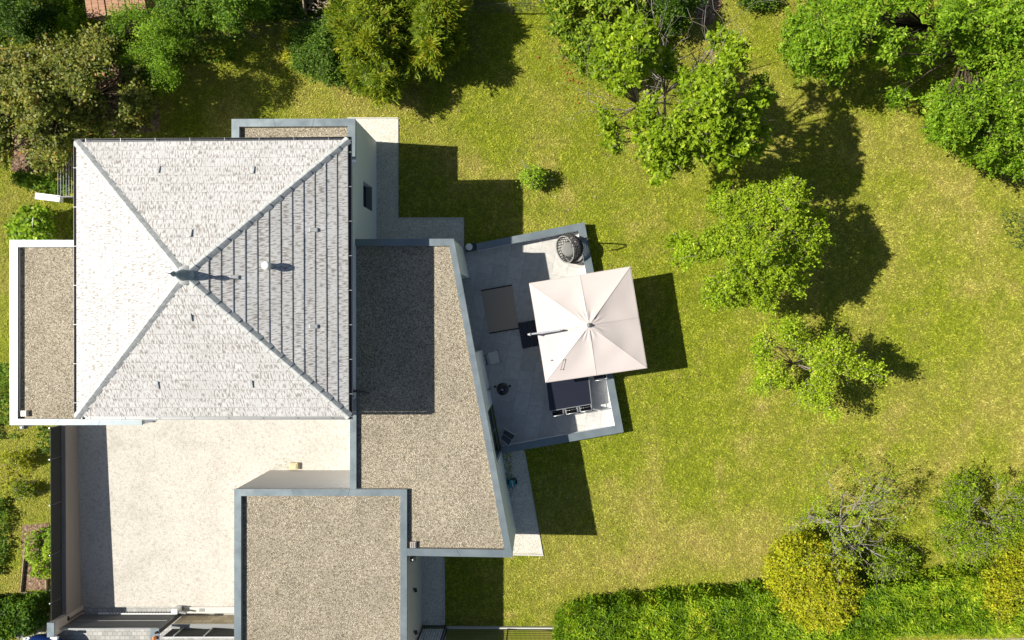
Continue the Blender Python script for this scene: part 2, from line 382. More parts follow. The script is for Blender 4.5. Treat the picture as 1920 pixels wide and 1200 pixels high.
struct(flat('street_pavement', [P2(1500, 1212), P2(1640, 1202), P2(2400, 1186), P2(2400, 1500), P2(470, 1500), P2(470, 1215)], .008, M['asphalt']))
struct(flat('soil_patch', [P2(1290, -60), P2(1345, -60), P2(1352, 10), P2(1335, 45), P2(1315, 50), P2(1300, 20), P2(1282, 0)], .02, M['dirt']))
mb = MB()
for A, B in (((652, 221.5), (747, 221.5)), ((746, 223.5), (746, 409)), ((747.8, 409), (870, 409)), ((869, 411), (869, 468))): mb.bar(P(*A, .02), P(*B, .02), .045, .06)
tag(mb.build('path_edging', M['curb']), 'pale concrete edging stepping round the gravel path beside the tall white wall', 'edging')
mb = MB()
for A, B in (((982.6, 846), (1017, 1039)), ((962, 1039.5), (1019, 1040.8))): mb.bar(P(*A, .02), P(*B, .02), .06, .06)
tag(mb.build('path_edging', M['curb']), 'slanting concrete edging of the gravel path south of the terrace', 'edging')
mb = MB(); mb.bar(P(832.7, 1046, .02), P(833.5, 1171, .02), .05, .06)
tag(mb.build('path_edging', M['curb']), 'straight concrete edging of the path along the garage wall', 'edging')

# ------------------------------------------------------------------ the house
Z = 3.30
house = thing('house', 'white modern villa with mottled tile hip roof and flat gravel roofs', 'house', P(340, 516, 0) * .9)
q = lambda pts, z: [P2(a, b, z) for a, b in pts]
def ins(p, c, d=.02):     # pull a point towards c by d
    v = Vector((c[0] - p[0], c[1] - p[1])); v = v.normalized() * d; return (p[0] + v.x, p[1] + v.y)
TX0, TX1, TY0, TY1 = -696 * K, -314 * K, -134 * K, 254 * K
mb = MB()
# tower body, with the window recess in the east wall
wy0, wy1 = 194 * K, 238 * K
full = [(TX0, TY0), (TX1, TY0), (TX1, TY1), (TX0, TY1)]
mb.prism(full, -.05, .9).prism([(TX0, TY0), (TX1, TY0), (TX1, wy0), (TX1 - .26, wy0), (TX1 - .26, wy1), (TX1, wy1), (TX1, TY1), (TX0, TY1)], .9, 2.14).prism(full, 2.14, 5.36)
# north block
NB = q([(434, 223), (666, 222)], Z); mb.prism([(NB[0][0] + .02, NB[0][1] - .02), (TX1, NB[1][1] - .02), (TX1, TY1 + .002), (NB[0][0] + .02, TY1 + .002)], -.05, 3.12)
# west block
WX, WN, WS = P(18, 0, Z).x, P(0, 450, Z).y, P(0, 797, Z).y; AX = P(266, 0, Z).x
mb.prism([(WX + .02, WN - .02), (TX0 - .002, WN - .02), (TX0 - .002, TY0 - .002), (AX - .02, TY0 - .002), (AX - .02, WS + .02), (WX + .02, WS + .02)], -.05, 3.12)
mb.build('wall', M['plaster'], house)
# wing with alcove and door recess
A = Vector(P2(851, 447.5, Z)); B = Vector(P2(961.6, 1045.5, Z)); D = (B - A).normalized(); NN = Vector((-D.y, D.x))  # NN: outward (east) ?
if NN.x < 0: NN = -NN
A -= NN * .02; B -= NN * .02
def E(py, dep=0):       # point on the east wall foot at image row py
    yy = (NY - py) * K; t = (yy - A.y) / D.y; p = A + D * t - NN * dep; return (p.x, p.y)
WW = P(656, 0, Z).x + .02; NYY = P(0, 448, Z).y - .02; GY = P(0, 917, Z).y; GX1 = P(763, 0, Z).x; SY0 = P(0, 1042, Z).y + .02
body = [(TX1 + .002, NYY), (A.x, NYY), E(521), E(521, .95), E(655, .95), E(655), E(757), E(757, .16), E(846, .16), E(846), (B.x, B.y + .02), (GX1 + .002, SY0), (GX1 + .002, GY - .3), (WW, GY - .3), (WW, TY0 - .05), (TX1 + .002, TY0 - .05)]
mb = MB(); mb.prism(body, -.05, 2.45)
body2 = [p for i, p in enumerate(body) if i not in (7, 8)]; mb.prism(body2, 2.45, 2.95)
body3 = [p for i, p in enumerate(body2) if i not in (3, 4)]; mb.prism(body3, 2.95, 3.12)
mb.build('wall', M['plaster'], house)
GXW = P(439, 0, Z).x; GS = P(0, 1290, Z).y
mb = MB(); mb.prism([(GXW + .02, GY - .02), (GX1 - .02, GY - .02), (GX1 - .02, GS + .02), (GXW + .02, GS + .02)], -.05, 3.12)
mb.build('wall', m_plaster('cream_grey_plaster', (.57, .54, .50)), house)
# coping strips: (outer px, inner px) pairs
def coping(pairs, z=Z):
    global capmb, parmb
    for (o1, i1), (o2, i2) in zip(pairs[:-1], pairs[1:]):
        o1, i1, o2, i2 = [Vector(P2(*p, z)) for p in (o1, i1, o2, i2)]
        capmb.prism([tuple(o1), tuple(o2), tuple(i2), tuple(i1)], z - .07, z)
        Ls_ = (o2 - o1).length
        for q_ in range(1, int(Ls_ / 2.1) + 1):
            f_ = q_ / (int(Ls_ / 2.1) + 1); e0 = o1.lerp(o2, f_); e1 = i1.lerp(i2, f_); capmb.bar((*e0, z + .001), (*e1, z + .001), .03, .012)
        m1 = o1 + (i1 - o1).normalized() * .02; m2 = o2 + (i2 - o2).normalized() * .02
        n1 = i1 - (i1 - o1).normalized() * .015; n2 = i2 - (i2 - o2).normalized() * .015
        parmb.prism([tuple(m1), tuple(m2), tuple(n2), tuple(n1)], 3.12, z - .07)
def coping_part(runs):
    global capmb, parmb
    capmb = MB(); parmb = MB()
    for r in runs: coping(r)
    o = capmb.build('parapet_coping', M['cap'], house); parmb.build('parapet', M['beige'], house)
coping_part([[((434, 285), (448.5, 285)), ((434, 223), (448.5, 237.5)), ((666, 222), (652, 236.5)), ((666, 296), (652, 296))]])
coping_part([[((150, 450), (150, 463)), ((18, 450), (33, 463)), ((18, 797), (33, 785.5)), ((266, 797), (266, 785.5))]])
coping_part([[((664, 448), (664, 461)), ((851, 447.5), (842, 461)), ((961.6, 1045.5), (946, 1031)), ((763.2, 1042), (763.2, 1028.3))],
             [((656, 748), (668, 748)), ((656, 917), (668, 917))]])
coping_part([[((439, 1290), (452, 1278)), ((439, 917), (452, 930)), ((763, 917.5), (750.5, 930)), ((763, 1290), (750.5, 1278)), ((439, 1290), (452, 1278))]])
ZG = Z - .15
mb = MB().prism(q([(448.5, 290), (448.5, 237.5), (652, 236.5), (652, 290)], ZG), ZG - .03, ZG); mb.build('gravel_bed', M['roofgravel'], house)
mb = MB().prism([P2(33, 463, ZG), (TX0 - .01, P(0, 463, ZG).y), (TX0 - .01, P(0, 785.5, ZG).y), P2(33, 785.5, ZG)], ZG - .03, ZG); mb.build('gravel_bed', M['roofgravel'], house)
gb = [(TX1 + .01, P(0, 461, Z).y), P2(842, 461, Z), P2(946, 1031, Z), P2(763.2, 1028.3, Z), P2(763.2, 917.6, Z), P2(668, 917.2, Z), (P(668, 0, Z).x, TY0 - .04), (TX1 + .01, TY0 - .04)]
mb = MB().prism(gb, ZG - .03, ZG); mb.build('gravel_bed', M['roofgravel'], house)
mb = MB().prism(q([(452, 1278), (452, 930), (750.5, 930), (750.5, 1278)], Z), ZG - .03, ZG); mb.build('gravel_bed', M['roofgravel'], house)
# window of the tower
win = MB(); 
x = TX1 - .22
for y0, y1, z0, z1 in ((wy0 + .005, wy0 + .06, .92, 2.12), (wy1 - .06, wy1 - .005, .92, 2.12), (wy0 + .062, wy1 - .062, .92, .98), (wy0 + .062, wy1 - .062, 2.06, 2.12)):
    win.box((x, (y0 + y1) / 2, (z0 + z1) / 2), (.05, y1 - y0, z1 - z0))
wf = win.build('window', M['anth'], house)
MB().box((x - .01, (wy0 + wy1) / 2, 1.52), (.015, wy1 - wy0 - .12, 1.08)).build('pane', M['glass'], wf)
MB().box((TX1 - .08, (wy0 + wy1) / 2, .915), (.24, wy1 - wy0 - .01, .025)).build('sill', M['steel'], wf)
# alcove glazing and sliding doors
def door(py0, py1, dep, zt, nm, n):
    a = Vector(E(py0 + .6, dep - .04)); b = Vector(E(py1 - .6, dep - .04)); fr = MB(); pn = MB()
    fr.bar((*a, .03), (*b, .03), .07, .06); fr.bar((*a, zt - .04), (*b, zt - .04), .07, .06)
    for i in range(n + 1):
        p = a.lerp(b, i / n); fr.bar((*p, .06), (*p, zt - .07), .06, .06)
    o = fr.build(nm, M['steel'], house)
    for i in range(n):
        p0 = a.lerp(b, (i + .04) / n); p1 = a.lerp(b, (i + .96) / n); c = (p0 + p1) / 2
        MB().bar((*p0, zt / 2), (*p1, zt / 2), .02, zt - .16).build('pane', M['glass'], o)
door(521, 655, .93, 2.93, 'sliding_door', 3); door(757, 846, .14, 2.43, 'sliding_door', 2)
# rain hoppers / overflow boxes / roof drains
for px, py in ((46.5, 775), (775, 1021)):
    p = P(px, py, ZG + .06); m2 = MB().box(p, (.22, .22, .12)); o = m2.build('overflow_box', M['beige'], house, bevel=.01)
    m3 = MB()
    for k in range(3): m3.box((p.x - .07 + .07 * k, p.y, p.z + .068), (.035, .19, .012))
    m3.build('grate_bar', M['steel'], o)
for px, py in ((774, 1047.5), (44.5, 800.5)):
    p = P(px, py, 3.0); o = MB().box(p, (.17, .15, .22)).build('rain_hopper', M['anth'], house, bevel=.01)
    MB().tube([p + Vector((0, 0, -.1)), (p.x, p.y, .1)], .04).build('downpipe', M['steel'], o)
    MB().box((p.x, p.y - .0, p.z + .125), (.07, .05, .03)).build('spout', M['white'], o)
# ---- hip roof
EZ, AZ = 5.5, 7.27
NW, NE, SE, SW = [P(*p, EZ) for p in ((144, 267), (652.5, 262.5), (654.5, 780.5), (144.5, 781))]
AP = P(345, 516, AZ)
rnd = random.Random(3)
hip = MB()
def slope(a, b, n):
    m = MB(); e = (b - a); el = e.length; mid = (a + b) / 2; sl_ = (AP - mid).length; up = Vector((0, 0, 1)); 
    eu = e.normalized()
    def uvof(p): d = p - a; return (d.dot(eu), (d - eu * d.dot(eu)).length / sl_ * n)
    for k in range(n):
        t0 = k / n; t1 = min(1, (k + 1) / n + .004)
        lift = .030 + rnd.uniform(-.003, .003)
        # split the course into tiles so that each lies a touch differently
        p0 = a.lerp(AP, t0); p1 = b.lerp(AP, t0); r0 = a.lerp(AP, t1); r1 = b.lerp(AP, t1)
        w0 = (p1 - p0).length; nt_ = max(1, int(w0 / .9))
        for i in range(nt_):
            f0, f1 = i / nt_, (i + 1) / nt_; j = rnd.uniform(-.004, .004)
            A0 = p0.lerp(p1, f0); A1 = p0.lerp(p1, f1); B0 = r0.lerp(r1, f0); B1 = r0.lerp(r1, f1)
            U = [uvof(v) for v in (A0, A1, B1, B0)]; U = [(q_[0], k + (.001 if ii < 2 else .999)) for ii, q_ in enumerate(U)]
            l_ = up * (lift + j); s_ = up * .004
            m.poly([A0 + l_, A1 + l_, B1 + s_, B0 + s_], U)
            V_ = [(a_[0], k + .5) for a_ in (U[0], U[1], U[1], U[0])]; m.poly([A0 - up * .01, A1 - up * .01, A1 + l_, A0 + l_], V_)
    o = m.build('roof_slope', M['tile'], hiproof); return o
hiproof = MB()
ov = .03
hiproof.prism([tuple(v.xy) for v in (NW, NE, SE, SW)], EZ - .10, EZ - .012)
hiproof = hiproof.build('roof', M['soffit'], house)
for a_, b_, n_ in ((SW, SE, 15), (SE, NE, 14), (NE, NW, 15), (NW, SW, 14)): slope(a_, b_, n_)
for c_ in (NW, NE, SE, SW):
    m = MB(); Lh = (AP - c_).length; nseg = int(Lh / .40); d = (AP - c_).normalized(); side = d.cross(Vector((0, 0, 1))).normalized(); nrm = side.cross(d).normalized()
    for i in range(nseg):
        a0 = c_ + d * (Lh * i / nseg - .02); a1 = c_ + d * (Lh * (i + 1) / nseg + .02)
        r0, r1 = .145, .125; prof = [(-1, -.30), (-.55, .08), (-.1, .42), (.1, .42), (.55, .08), (1, -.30)]
        l0 = [a0 + side * x * r0 + nrm * (z * r0 + .030) for x, z in prof]; l1 = [a1 + side * x * r1 + nrm * (z * r1 + .02) for x, z in prof]
        for k in range(5): m.poly([l0[k], l1[k], l1[k + 1], l0[k + 1]])
        m.poly(l0)
    m.build('hip_ridge', M['hip'], hiproof)
# apex cap, finial
m = MB().lathe(AP + Vector((0, 0, -.02)), [(.30, -.02), (.22, .08), (.1, .14), (.06, .2)], 12); m.build('apex_cap', M['hip'], hiproof, smooth=True)
m = MB().lathe(AP + Vector((0, 0, .1)), [(.20, -.1), (.15, .10), (.11, .25), (.05, .36), (.045, .40), (.075, .47), (.085, .53), (.055, .61), (.02, .68), (.012, .80), (0, .92)], 16)
m.build('finial', M['slate'], hiproof, smooth=True)
def on_slope(px, py):   # point on the east slope plane seen at this pixel
    n = (SE - AP).cross(NE - AP); o = Vector((0, 0, H)); d = P(px, py, 0) - o; t = (AP - o).dot(n) / d.dot(n); return o + d * t
p = on_slope(505, 499)
o = MB().lathe(p + Vector((0, 0, -.1)), [(.10, 0), (.10, .34)], 20).build('vent_pipe', M['hip'], hiproof, smooth=True)
MB().lathe(p + Vector((0, 0, .24)), [(.125, 0), (.14, .02), (.13, .08), (.08, .11), (0, .12)], 20).build('vent_cap', M['white'], o, smooth=True)
for px, py in ((446, 520), (594, 431), (594, 612)):
    p = on_slope(px, py); MB().box(p + Vector((-.09, 0, .05)), (.26, .13, .09), 0, (R(21), 'Y')).build('tile_vent', M['hip'], hiproof, bevel=.015)
def on_face(px, py, a_, b_):
    n = (a_ - AP).cross(b_ - AP); o = Vector((0, 0, H)); d = P(px, py, 0) - o; t = (AP - o).dot(n) / d.dot(n); return o + d * t
for px, py, f in ((298, 318, 0), (475, 319, 0), (358, 437, 0), (296, 722, 1), (472, 720, 1), (358, 595, 1)):
    a_, b_ = (NE, NW) if f == 0 else (SW, SE); p = on_face(px, py, a_, b_)
    MB().box(p + Vector((0, 0, .035)), (.10, .26, .05), 0, (R(-21 if f == 0 else 21), 'X')).build('tile_vent', M['hip'], hiproof, bevel=.015)
# gutters
def gutter(a, b, out, mt):
    m = MB(); z = Vector((0, 0, 1)); w_ = .095
    pr = [(-.01, .0), (0, -.05), (.03, -.08), (.065, -.08), (w_, -.05), (w_, .012), (w_ - .012, .012), (w_ - .012, -.045), (.06, -.068), (.033, -.068), (.012, -.045), (.002, 0)]
    def ring(p): return [p + out * x + z * (y - .02) for x, y in pr]
    r0, r1 = ring(a), ring(b)
    for i in range(len(pr)): j = (i + 1) % len(pr); m.poly([r0[i], r0[j], r1[j], r1[i]])
    m.poly(r0); m.poly(r1[::-1]); o = m.build('gutter', mt, hiproof)
    n = int((b - a).length / 1.3) + 1
    for i in range(n):
        p = a.lerp(b, (i + .35) / n); MB().bar(p + z * .0 - out * .02, p + out * (w_ + .004) + z * .004, .012, .012).build('gutter_bracket', M['steel'], o)
ee = .1
gutter(NW + Vector((-ee, 0.02, 0)), NE + Vector((ee, .02, 0)), Vector((0, 1, 0)), M['gutter'])
gutter(SW + Vector((-ee, -.02, 0)), SE + Vector((ee, -.02, 0)), Vector((0, -1, 0)), M['steel'])
gutter(NE + Vector((.02, 0, 0)), SE + Vector((.02, 0, 0)), Vector((1, 0, 0)), M['gutter'])
gutter(SW + Vector((-.02, 0, 0)), NW + Vector((-.02, 0, 0)), Vector((-1, 0, 0)), M['gutter'])
p = Vector((TX1, TY0 + .12, 0))
MB().tube([SE + Vector((.06, .62, -.09)), SE + Vector((.05, .62, -.3)), Vector((TX1 + .06, TY0 + .3, 5.0)), Vector((TX1 + .06, TY0 + .3, 3.5)), Vector((TX1 + .12, TY0 + .25, 3.36)), Vector((TX1 + .5, TY0 + .2, 3.3))], .045).build('downpipe', M['gutter'], house, smooth=True)

# ------------------------------------------------------------------ terrace
tf = [E(470, .9), P2(1090, 427), P2(1160, 806), E(850, .9)]
def tp(px, py, z): return P2(px, py, z)
struct(flat('terrace_floor', [E(462, -.005), P2(1089, 425), P2(1161, 806), E(846, -.005)], .018, M['terrace']))
struct(flat('terrace_floor', [E(521, .9), E(522, -.004), E(654, -.004), E(655, .9)], .014, M['terrace']))
CZ = .46
tw = thing('terrace_wall', 'low white wall with grey coping round three sides of the tiled terrace', 'wall', P(1100, 600))
capmb = MB(); wb = MB()
prs = [((893, 456.5), (894, 470)), ((1096, 416.5), (1084, 432)), ((1169.5, 810.5), (1153, 798.5)), ((942, 850.5), (939, 838))]
for (o1, i1), (o2, i2) in zip(prs[:-1], prs[1:]):
    o1, i1, o2, i2 = [Vector(P2(*p_, CZ)) for p_ in (o1, i1, o2, i2)]
    capmb.prism([tuple(o1), tuple(o2), tuple(i2), tuple(i1)], CZ - .05, CZ)
    u1 = (i1 - o1).normalized() * .02; u2 = (i2 - o2).normalized() * .02
    wb.prism([tuple(o1 + u1), tuple(o2 + u2), tuple(i2 - u2), tuple(i1 - u1)], -.05, CZ - .05)
wb.build('wall', M['plaster'], tw); capmb.build('coping', M['cap'], tw)
# little dark box with round white cover at the wall's end
bx = thing('vent_box', 'dark box with round white cover at the north end of the terrace wall', 'vent', P(881, 463))
p = P(882, 463, .4); MB().box((p.x, p.y, .2), (.44, .28, .40), R(12)).build('box', M['anth'], bx, bevel=.02)
MB().lathe((p.x - .05, p.y, .401), [(.14, 0), (.14, .03), (.11, .05), (0, .055)], 20).build('cover', M['white'], bx, smooth=True)

TA = R(10.3)
def xf(c, a):   # local->world 2D
    return lambda x, y, z=0: Vector((c.x + x * math.cos(a) - y * math.sin(a), c.y + x * math.sin(a) + y * math.cos(a), c.z + z))
rug = thing('rug', 'brown rectangular outdoor rug lying on the terrace tiles', 'rug', P(938, 580))
f = [P2(*p_, .03) for p_ in ((902, 545), (960, 534.5), (973.5, 615.5), (917, 625))]
MB().prism(f, .018, .032).build('weave', M['rug'], rug)
dk = mat('dark_rug_border', (.05, .042, .035), .9)
for a_, b_ in ((f[0], f[1]), (f[3], f[2])): MB().bar((*a_, .034), (*b_, .034), .05, .01).build('border', dk, rug)

# parasol
zc = 1.95
par = thing('parasol', 'large square cream cantilever parasol over the terrace table', 'parasol', P(993, 626))
cs = [P(*p_, zc) for p_ in ((992, 531), (1182, 499.5), (1213.5, 690), (1023, 717.5))]
cen = P(1103, 611.5, 2.52); m = MB(); nn = 28; vs = {}
def canz(u, v):
    # u,v in -1..1; pyramid with slightly sagging panels between eight ribs
    r = max(abs(u), abs(v)); ang = math.atan2(v, u)
    base = 2.52 + (zc - 2.52) * (r ** .92)
    k = abs(math.sin(ang * 4 + 0)) if True else 0
    sag = -.035 * (abs(math.sin(ang * 4))) ** .8 * math.sin(math.pi * min(1, r)) - .012 * abs(math.sin(ang * 4)) * r
    dd = math.hypot(u, v)
    wr = .020 * math.sin(ang * 15 + 2 * math.sin(ang * 3)) * math.exp(-((dd - .18) / .10) ** 2) + .008 * math.sin(u * 9 + 2 * math.sin(v * 5)) * math.sin(math.pi * min(1, r))
    return base + sag + wr
def canp(u, v):
    a_, b_ = (u + 1) / 2, (v + 1) / 2
    top = cs[0].lerp(cs[1], a_); bot = cs[3].lerp(cs[2], a_); p = bot.lerp(top, b_); cx = (cs[0] + cs[2]) / 2
    return Vector((p.x, p.y, canz(u, v)))
nn = 128
for j in range(nn + 1):
    for i in range(nn + 1):
        m.v.append(tuple(canp(-1 + 2 * i / nn, -1 + 2 * j / nn)))
for j in range(nn):
    for i in range(nn):
        a_ = j * (nn + 1) + i; m.f.append((a_, a_ + 1, a_ + nn + 2, a_ + nn + 1)); m.uv.append(None)
can = m.build('canopy', M['canopy'], par, smooth=True)
# thickness + valance
s_ = can.modifiers.new('thick', 'SOLIDIFY'); s_.thickness = .006
v_ = MB()
for k in range(4):
    a_, b_ = cs[k], cs[(k + 1) % 4]; v_.bar(a_ + Vector((0, 0, -.03)), b_ + Vector((0, 0, -.03)), .008, .06)
v_.build('valance', M['canopy'], par)
sm = MB()
for u, v in ((1, 1), (1, -1), (-1, 1), (-1, -1), (1, 0), (-1, 0), (0, 1), (0, -1)):
    pts = [canp(u * t, v * t) + Vector((0, 0, .004)) for t in np.linspace(.1, 1, 12)]; sm.tube(pts, .009, 5)
sm.build('seam', M['canopy'], par)
rb = MB()
for u, v in ((1, 1), (1, -1), (-1, 1), (-1, -1), (1, 0), (-1, 0), (0, 1), (0, -1)):
    rb.tube([canp(0, 0) + Vector((0, 0, -.06)), canp(u * .98, v * .98) + Vector((0, 0, -.05))], .014, 6)
rb.build('rib', M['alu'], par)
MB().lathe(canp(0, 0) + Vector((0, 0, .0)), [(.09, 0), (.08, .03), (.05, .05), (.045, .10), (0, .12)], 16).build('top_cap', M['steel'], par, smooth=True)
base_c = P(992.5, 626.5, .05); X = xf(base_c, TA)
for i, (sx, sy) in enumerate(((-.19, .27), (.19, .27), (-.19, -.27), (.19, -.27))):
    c = X(sx, sy); MB().box((c.x, c.y, .06), (.365, .52, .07), TA).build('base_slab', M['black'], par, bevel=.008)
mt = P(994, 627, 2.42)
MB().tube([Vector((mt.x + .1, mt.y, .09)), Vector((mt.x + .1, mt.y, 1.2)), mt], [.045, .04, .035], 12).build('mast', M['steel'], par, smooth=True)
am = P(1051, 619, 2.46)
MB().bar(mt + Vector((-.06, 0, .03)), am, .065, .07).build('arm', M['alu'], par, bevel=.01)
MB().tube([mt + Vector((.02, 0, .07)), mt + Vector((-.09, 0, .03))], [.06, .03], 10).build('joint', M['alu'], par, smooth=True)
MB().tube([am + Vector((0, 0, .05)), am + Vector((0, 0, -.15))], .03, 8).build('arm_bolt', M['steel'], par)
for a_, b_ in (((1057, 674.5), (1051.5, 693)),):
    m = MB(); m.tube([P(*a_, canz(-.5, -.5) + .02), P(*b_, canz(-.5, -.62) + .015)], .007, 6); m.lathe(P(*a_, canz(-.5, -.5) + .0), [(.022, 0), (.022, .015), (0, .02)], 10); m.lathe(P(*b_, canz(-.5, -.62)), [(.022, 0), (.022, .015), (0, .02)], 10); m.build('clip', M['anth'], par)
MB().lathe(P(1033.5, 675.5, canz(-.72, -.5) + .01), [(.025, 0), (.025, .03), (0, .032)], 10).build('clip', M['anth'], par)

# dining table
tc = P(1067, 731, 0); TB = R(9.8)
tbl = thing('dining_table', 'long dark glass-topped garden table half under the parasol', 'table', tc)
c4 = [P2(*p_, .75) for p_ in ((1020.5, 688), (1100, 674.5), (1109, 757.5), (1030, 771))]
MB().prism(c4, .73, .752).build('tabletop', M['table'], tbl)
m = MB()
for k in range(4):
    a_, b_ = Vector((*c4[k], .735)), Vector((*c4[(k + 1) % 4], .735)); m.bar(a_, b_, .03, .045)
m.build('frame', M['steel'], tbl)
cc = Vector((sum(c_[0] for c_ in c4) / 4, sum(c_[1] for c_ in c4) / 4))
for c_ in c4:
    p = Vector(c_).lerp(cc, .04); MB().box((p.x, p.y, .365), (.05, .05, .70), TB).build('leg', M['steel'], tbl)
def make_chair(label, group):
    r = thing('garden_chair', label, 'chair', (0, 0, 0), group)
    MB().box((0, 0, .44), (.40, .42, .02)).build('seat', M['black'], r)
    MB().box((0, -.23, .66), (.40, .015, .38), 0, (R(8), 'X')).build('backrest', M['black'], r)
    m = MB()
    for s in (-1, 1):
        m.tube([(s * .22, -.28, .88), (s * .22, -.22, .44), (s * .22, .2, .44)], .013, 8)
    m.tube([(-.22, -.28, .88), (.22, -.28, .88)], .013, 8); m.tube([(-.22, .2, .44), (.22, .2, .44)], .013, 8); m.tube([(-.22, -.2, .44), (.22, -.2, .44)], .013, 8)
    m.build('frame', M['alu'], r, smooth=True)
    for s in (-1, 1): MB().tube([(s * .24, -.26, .66), (s * .25, .0, .67), (s * .24, .18, .64)], .014, 8).build('armrest', M['alu'], r, smooth=True)
    for s in (-1, 1):
        for t in (-.22, .2): MB().tube([(s * .22, t, .44), (s * .23, t * 1.15, .02)], .013, 8).build('leg', M['alu'], r, smooth=True)
    return r
def copy_tree(o, parent=None):
    c = o.copy(); C.objects.link(c); c.parent = parent
    for ch in list(o.children): copy_tree(ch, c)
    return c
gc = 'chairs round the garden table'
ch0 = make_chair('metal garden chair in full shade at the south-west corner of the dark table', gc)
spots = [((1043, 767), TB, ch0, None), ((1069, 763), TB, None, 'middle one of the three garden chairs along the south side of the dark table'),
         ((1095, 758.5), TB, None, 'garden chair at the south-east corner of the dark table, nearest the sunlit tiles'),
         ((1120, 699), TB + R(90), None, 'garden chair at the east end of the table, mostly under the parasol')]
for (px, py), a_, o, lb in spots:
    if o is None: o = copy_tree(ch0); o['label'] = lb
    o.location = P(px, py - 6 if a_ == TB else py, 0) * 1.0; o.rotation_euler = (0, 0, a_)

# kettle barbecue
gp = P(942, 730, 0) * .97
bq = thing('kettle_grill', 'black round kettle barbecue standing on the shaded terrace', 'grill', gp)
MB().lathe((gp.x, gp.y, .55), [(.03, 0), (.15, .04), (.225, .13), (.245, .22)], 28).build('bowl', M['black'], bq, smooth=True)
MB().lathe((gp.x, gp.y, .775), [(.25, 0), (.245, .05), (.20, .12), (.11, .165), (0, .18)], 28).build('lid', M['black'], bq, smooth=True)
m = MB(); m.bar((gp.x - .05, gp.y, .97), (gp.x + .05, gp.y - .02, .97), .025, .02); m.build('lid_handle', M['alu'], bq)
for k, (dx, dy) in enumerate(((-.30, .10), (.29, .12))): MB().bar((gp.x + dx * .82, gp.y + dy * .82, .76), (gp.x + dx * 1.15, gp.y + dy * 1.15, .76), .09, .02).build('side_handle', M['black'], bq, bevel=.006)
for k in range(3):
    a_ = R(30 + 120 * k); MB().tube([(gp.x + .12 * math.cos(a_), gp.y + .12 * math.sin(a_), .58), (gp.x + .30 * math.cos(a_), gp.y + .30 * math.sin(a_), .03)], .013, 8).build('leg', M['alu'], bq)

# padded chair by the wall
pc = P(924, 671, 0) * .985
ch = thing('padded_chair', 'small chair with a pale rounded cushion by the wing wall', 'chair', pc); X = xf(pc, R(14))
m = MB(); c = X(.03, 0, .44); m.box(c, (.40, .48, .07), R(14)); m.build('cushion', mat('grey_cushion', (.60, .57, .54), .9), ch, bevel=.03)
m = MB(); 
for y_ in (-.2, .2): m.tube([X(-.20, y_, .40), X(-.30, y_, .86)], .012, 6)
for z_ in (.6, .72, .85): m.tube([X(-.25, -.2, z_), X(-.25, .2, z_)], .010, 6)
m.build('backrest', M['anth'], ch)
for sx in (-.18, .22):
    for sy in (-.2, .2): MB().tube([X(sx, sy, .40), X(sx * 1.15, sy * 1.15, .02)], .013, 6).build('leg', M['anth'], ch)
# sling lounger bottom-left of the terrace
d = [P(*p_, .45) for p_ in ((948, 801), (967, 812.5), (954.5, 835.5), (938, 822))]
lc = thing('folding_chair', 'grey folding sling chair in the south-west corner of the terrace', 'chair', P(953, 818) * .99)
sl2 = mat('grey_sling_fabric', (.11, .12, .13), .8)
mA = d[0].lerp(d[3], .55); mB = d[1].lerp(d[2], .55)
up = Vector((0, 0, 1))
MB().poly([d[0] + up * .45, d[1] + up * .45, mB, mA]).build('backrest', sl2, lc); MB().poly([mA, mB, d[2] + up * .03, d[3] + up * .03]).build('seat', sl2, lc)
m = MB(); m.tube([d[0] + up * .47, mA + up * .02, d[3] + up * .05], .014, 6); m.tube([d[1] + up * .47, mB + up * .02, d[2] + up * .05], .014, 6)
m.tube([d[0] + up * .47, d[1] + up * .47], .014, 6); m.tube([d[3] + up * .05, d[2] + up * .05], .014, 6); m.tube([mA + up * .02, mB + up * .02], .012, 6); m.build('frame', M['alu'], lc)
for a_, b_ in ((d[0], mA), (d[1], mB), (d[3], mA), (d[2], mB)):
    q0 = a_.lerp(b_, .3); MB().tube([q0, Vector((a_.x, a_.y, .03))], .012, 6).build('leg', M['alu'], lc)
# hanging egg chair
ec = P(1073, 468, 0) * .97
eg = thing('hanging_chair', 'grey wicker hanging egg chair on a stand in the sunny terrace corner', 'chair', P(1078, 466))
wick = mat('grey_wicker', (.055, .055, .055), .6); wl = mat('pale_rim', (.22, .22, .21), .6)
bc = P(1066, 466, .64); bpy_m = MB(); rad = .56
ax = Vector((-1, -.35, .75)).normalized()     # opening direction
s1 = ax.cross(Vector((0, 0, 1))).normalized(); s2 = s1.cross(ax)
rings = 15; seg = 30; pr = []
for i in range(rings + 1):
    th = R(180) * (1 - .60 * i / rings) - 0; pr.append(th)
for th in pr:
    for j in range(seg):
        a_ = 2 * math.pi * j / seg; v = ax * math.cos(th) * 1.05 + (s1 * math.cos(a_) + s2 * math.sin(a_)) * math.sin(th) * (1)
        bpy_m.v.append(tuple(bc + v * rad))
for i in range(rings):
    for j in range(seg):
        a_ = i * seg + j; b_ = i * seg + (j + 1) % seg; bpy_m.f.append((a_, b_, b_ + seg, a_ + seg)); bpy_m.uv.append(None)
bk = bpy_m.build('basket', wick, eg); wm = bk.modifiers.new('wire', 'WIREFRAME'); wm.thickness = .040; wm.use_even_offset = False
th = pr[-1]; rim = [bc + (ax * math.cos(th) * 1.05 + (s1 * math.cos(R(k * 12)) + s2 * math.sin(R(k * 12))) * math.sin(th)) * rad for k in range(31)]
MB().tube(rim, .028, 8, cap=False).build('rim', wl, eg, smooth=True)
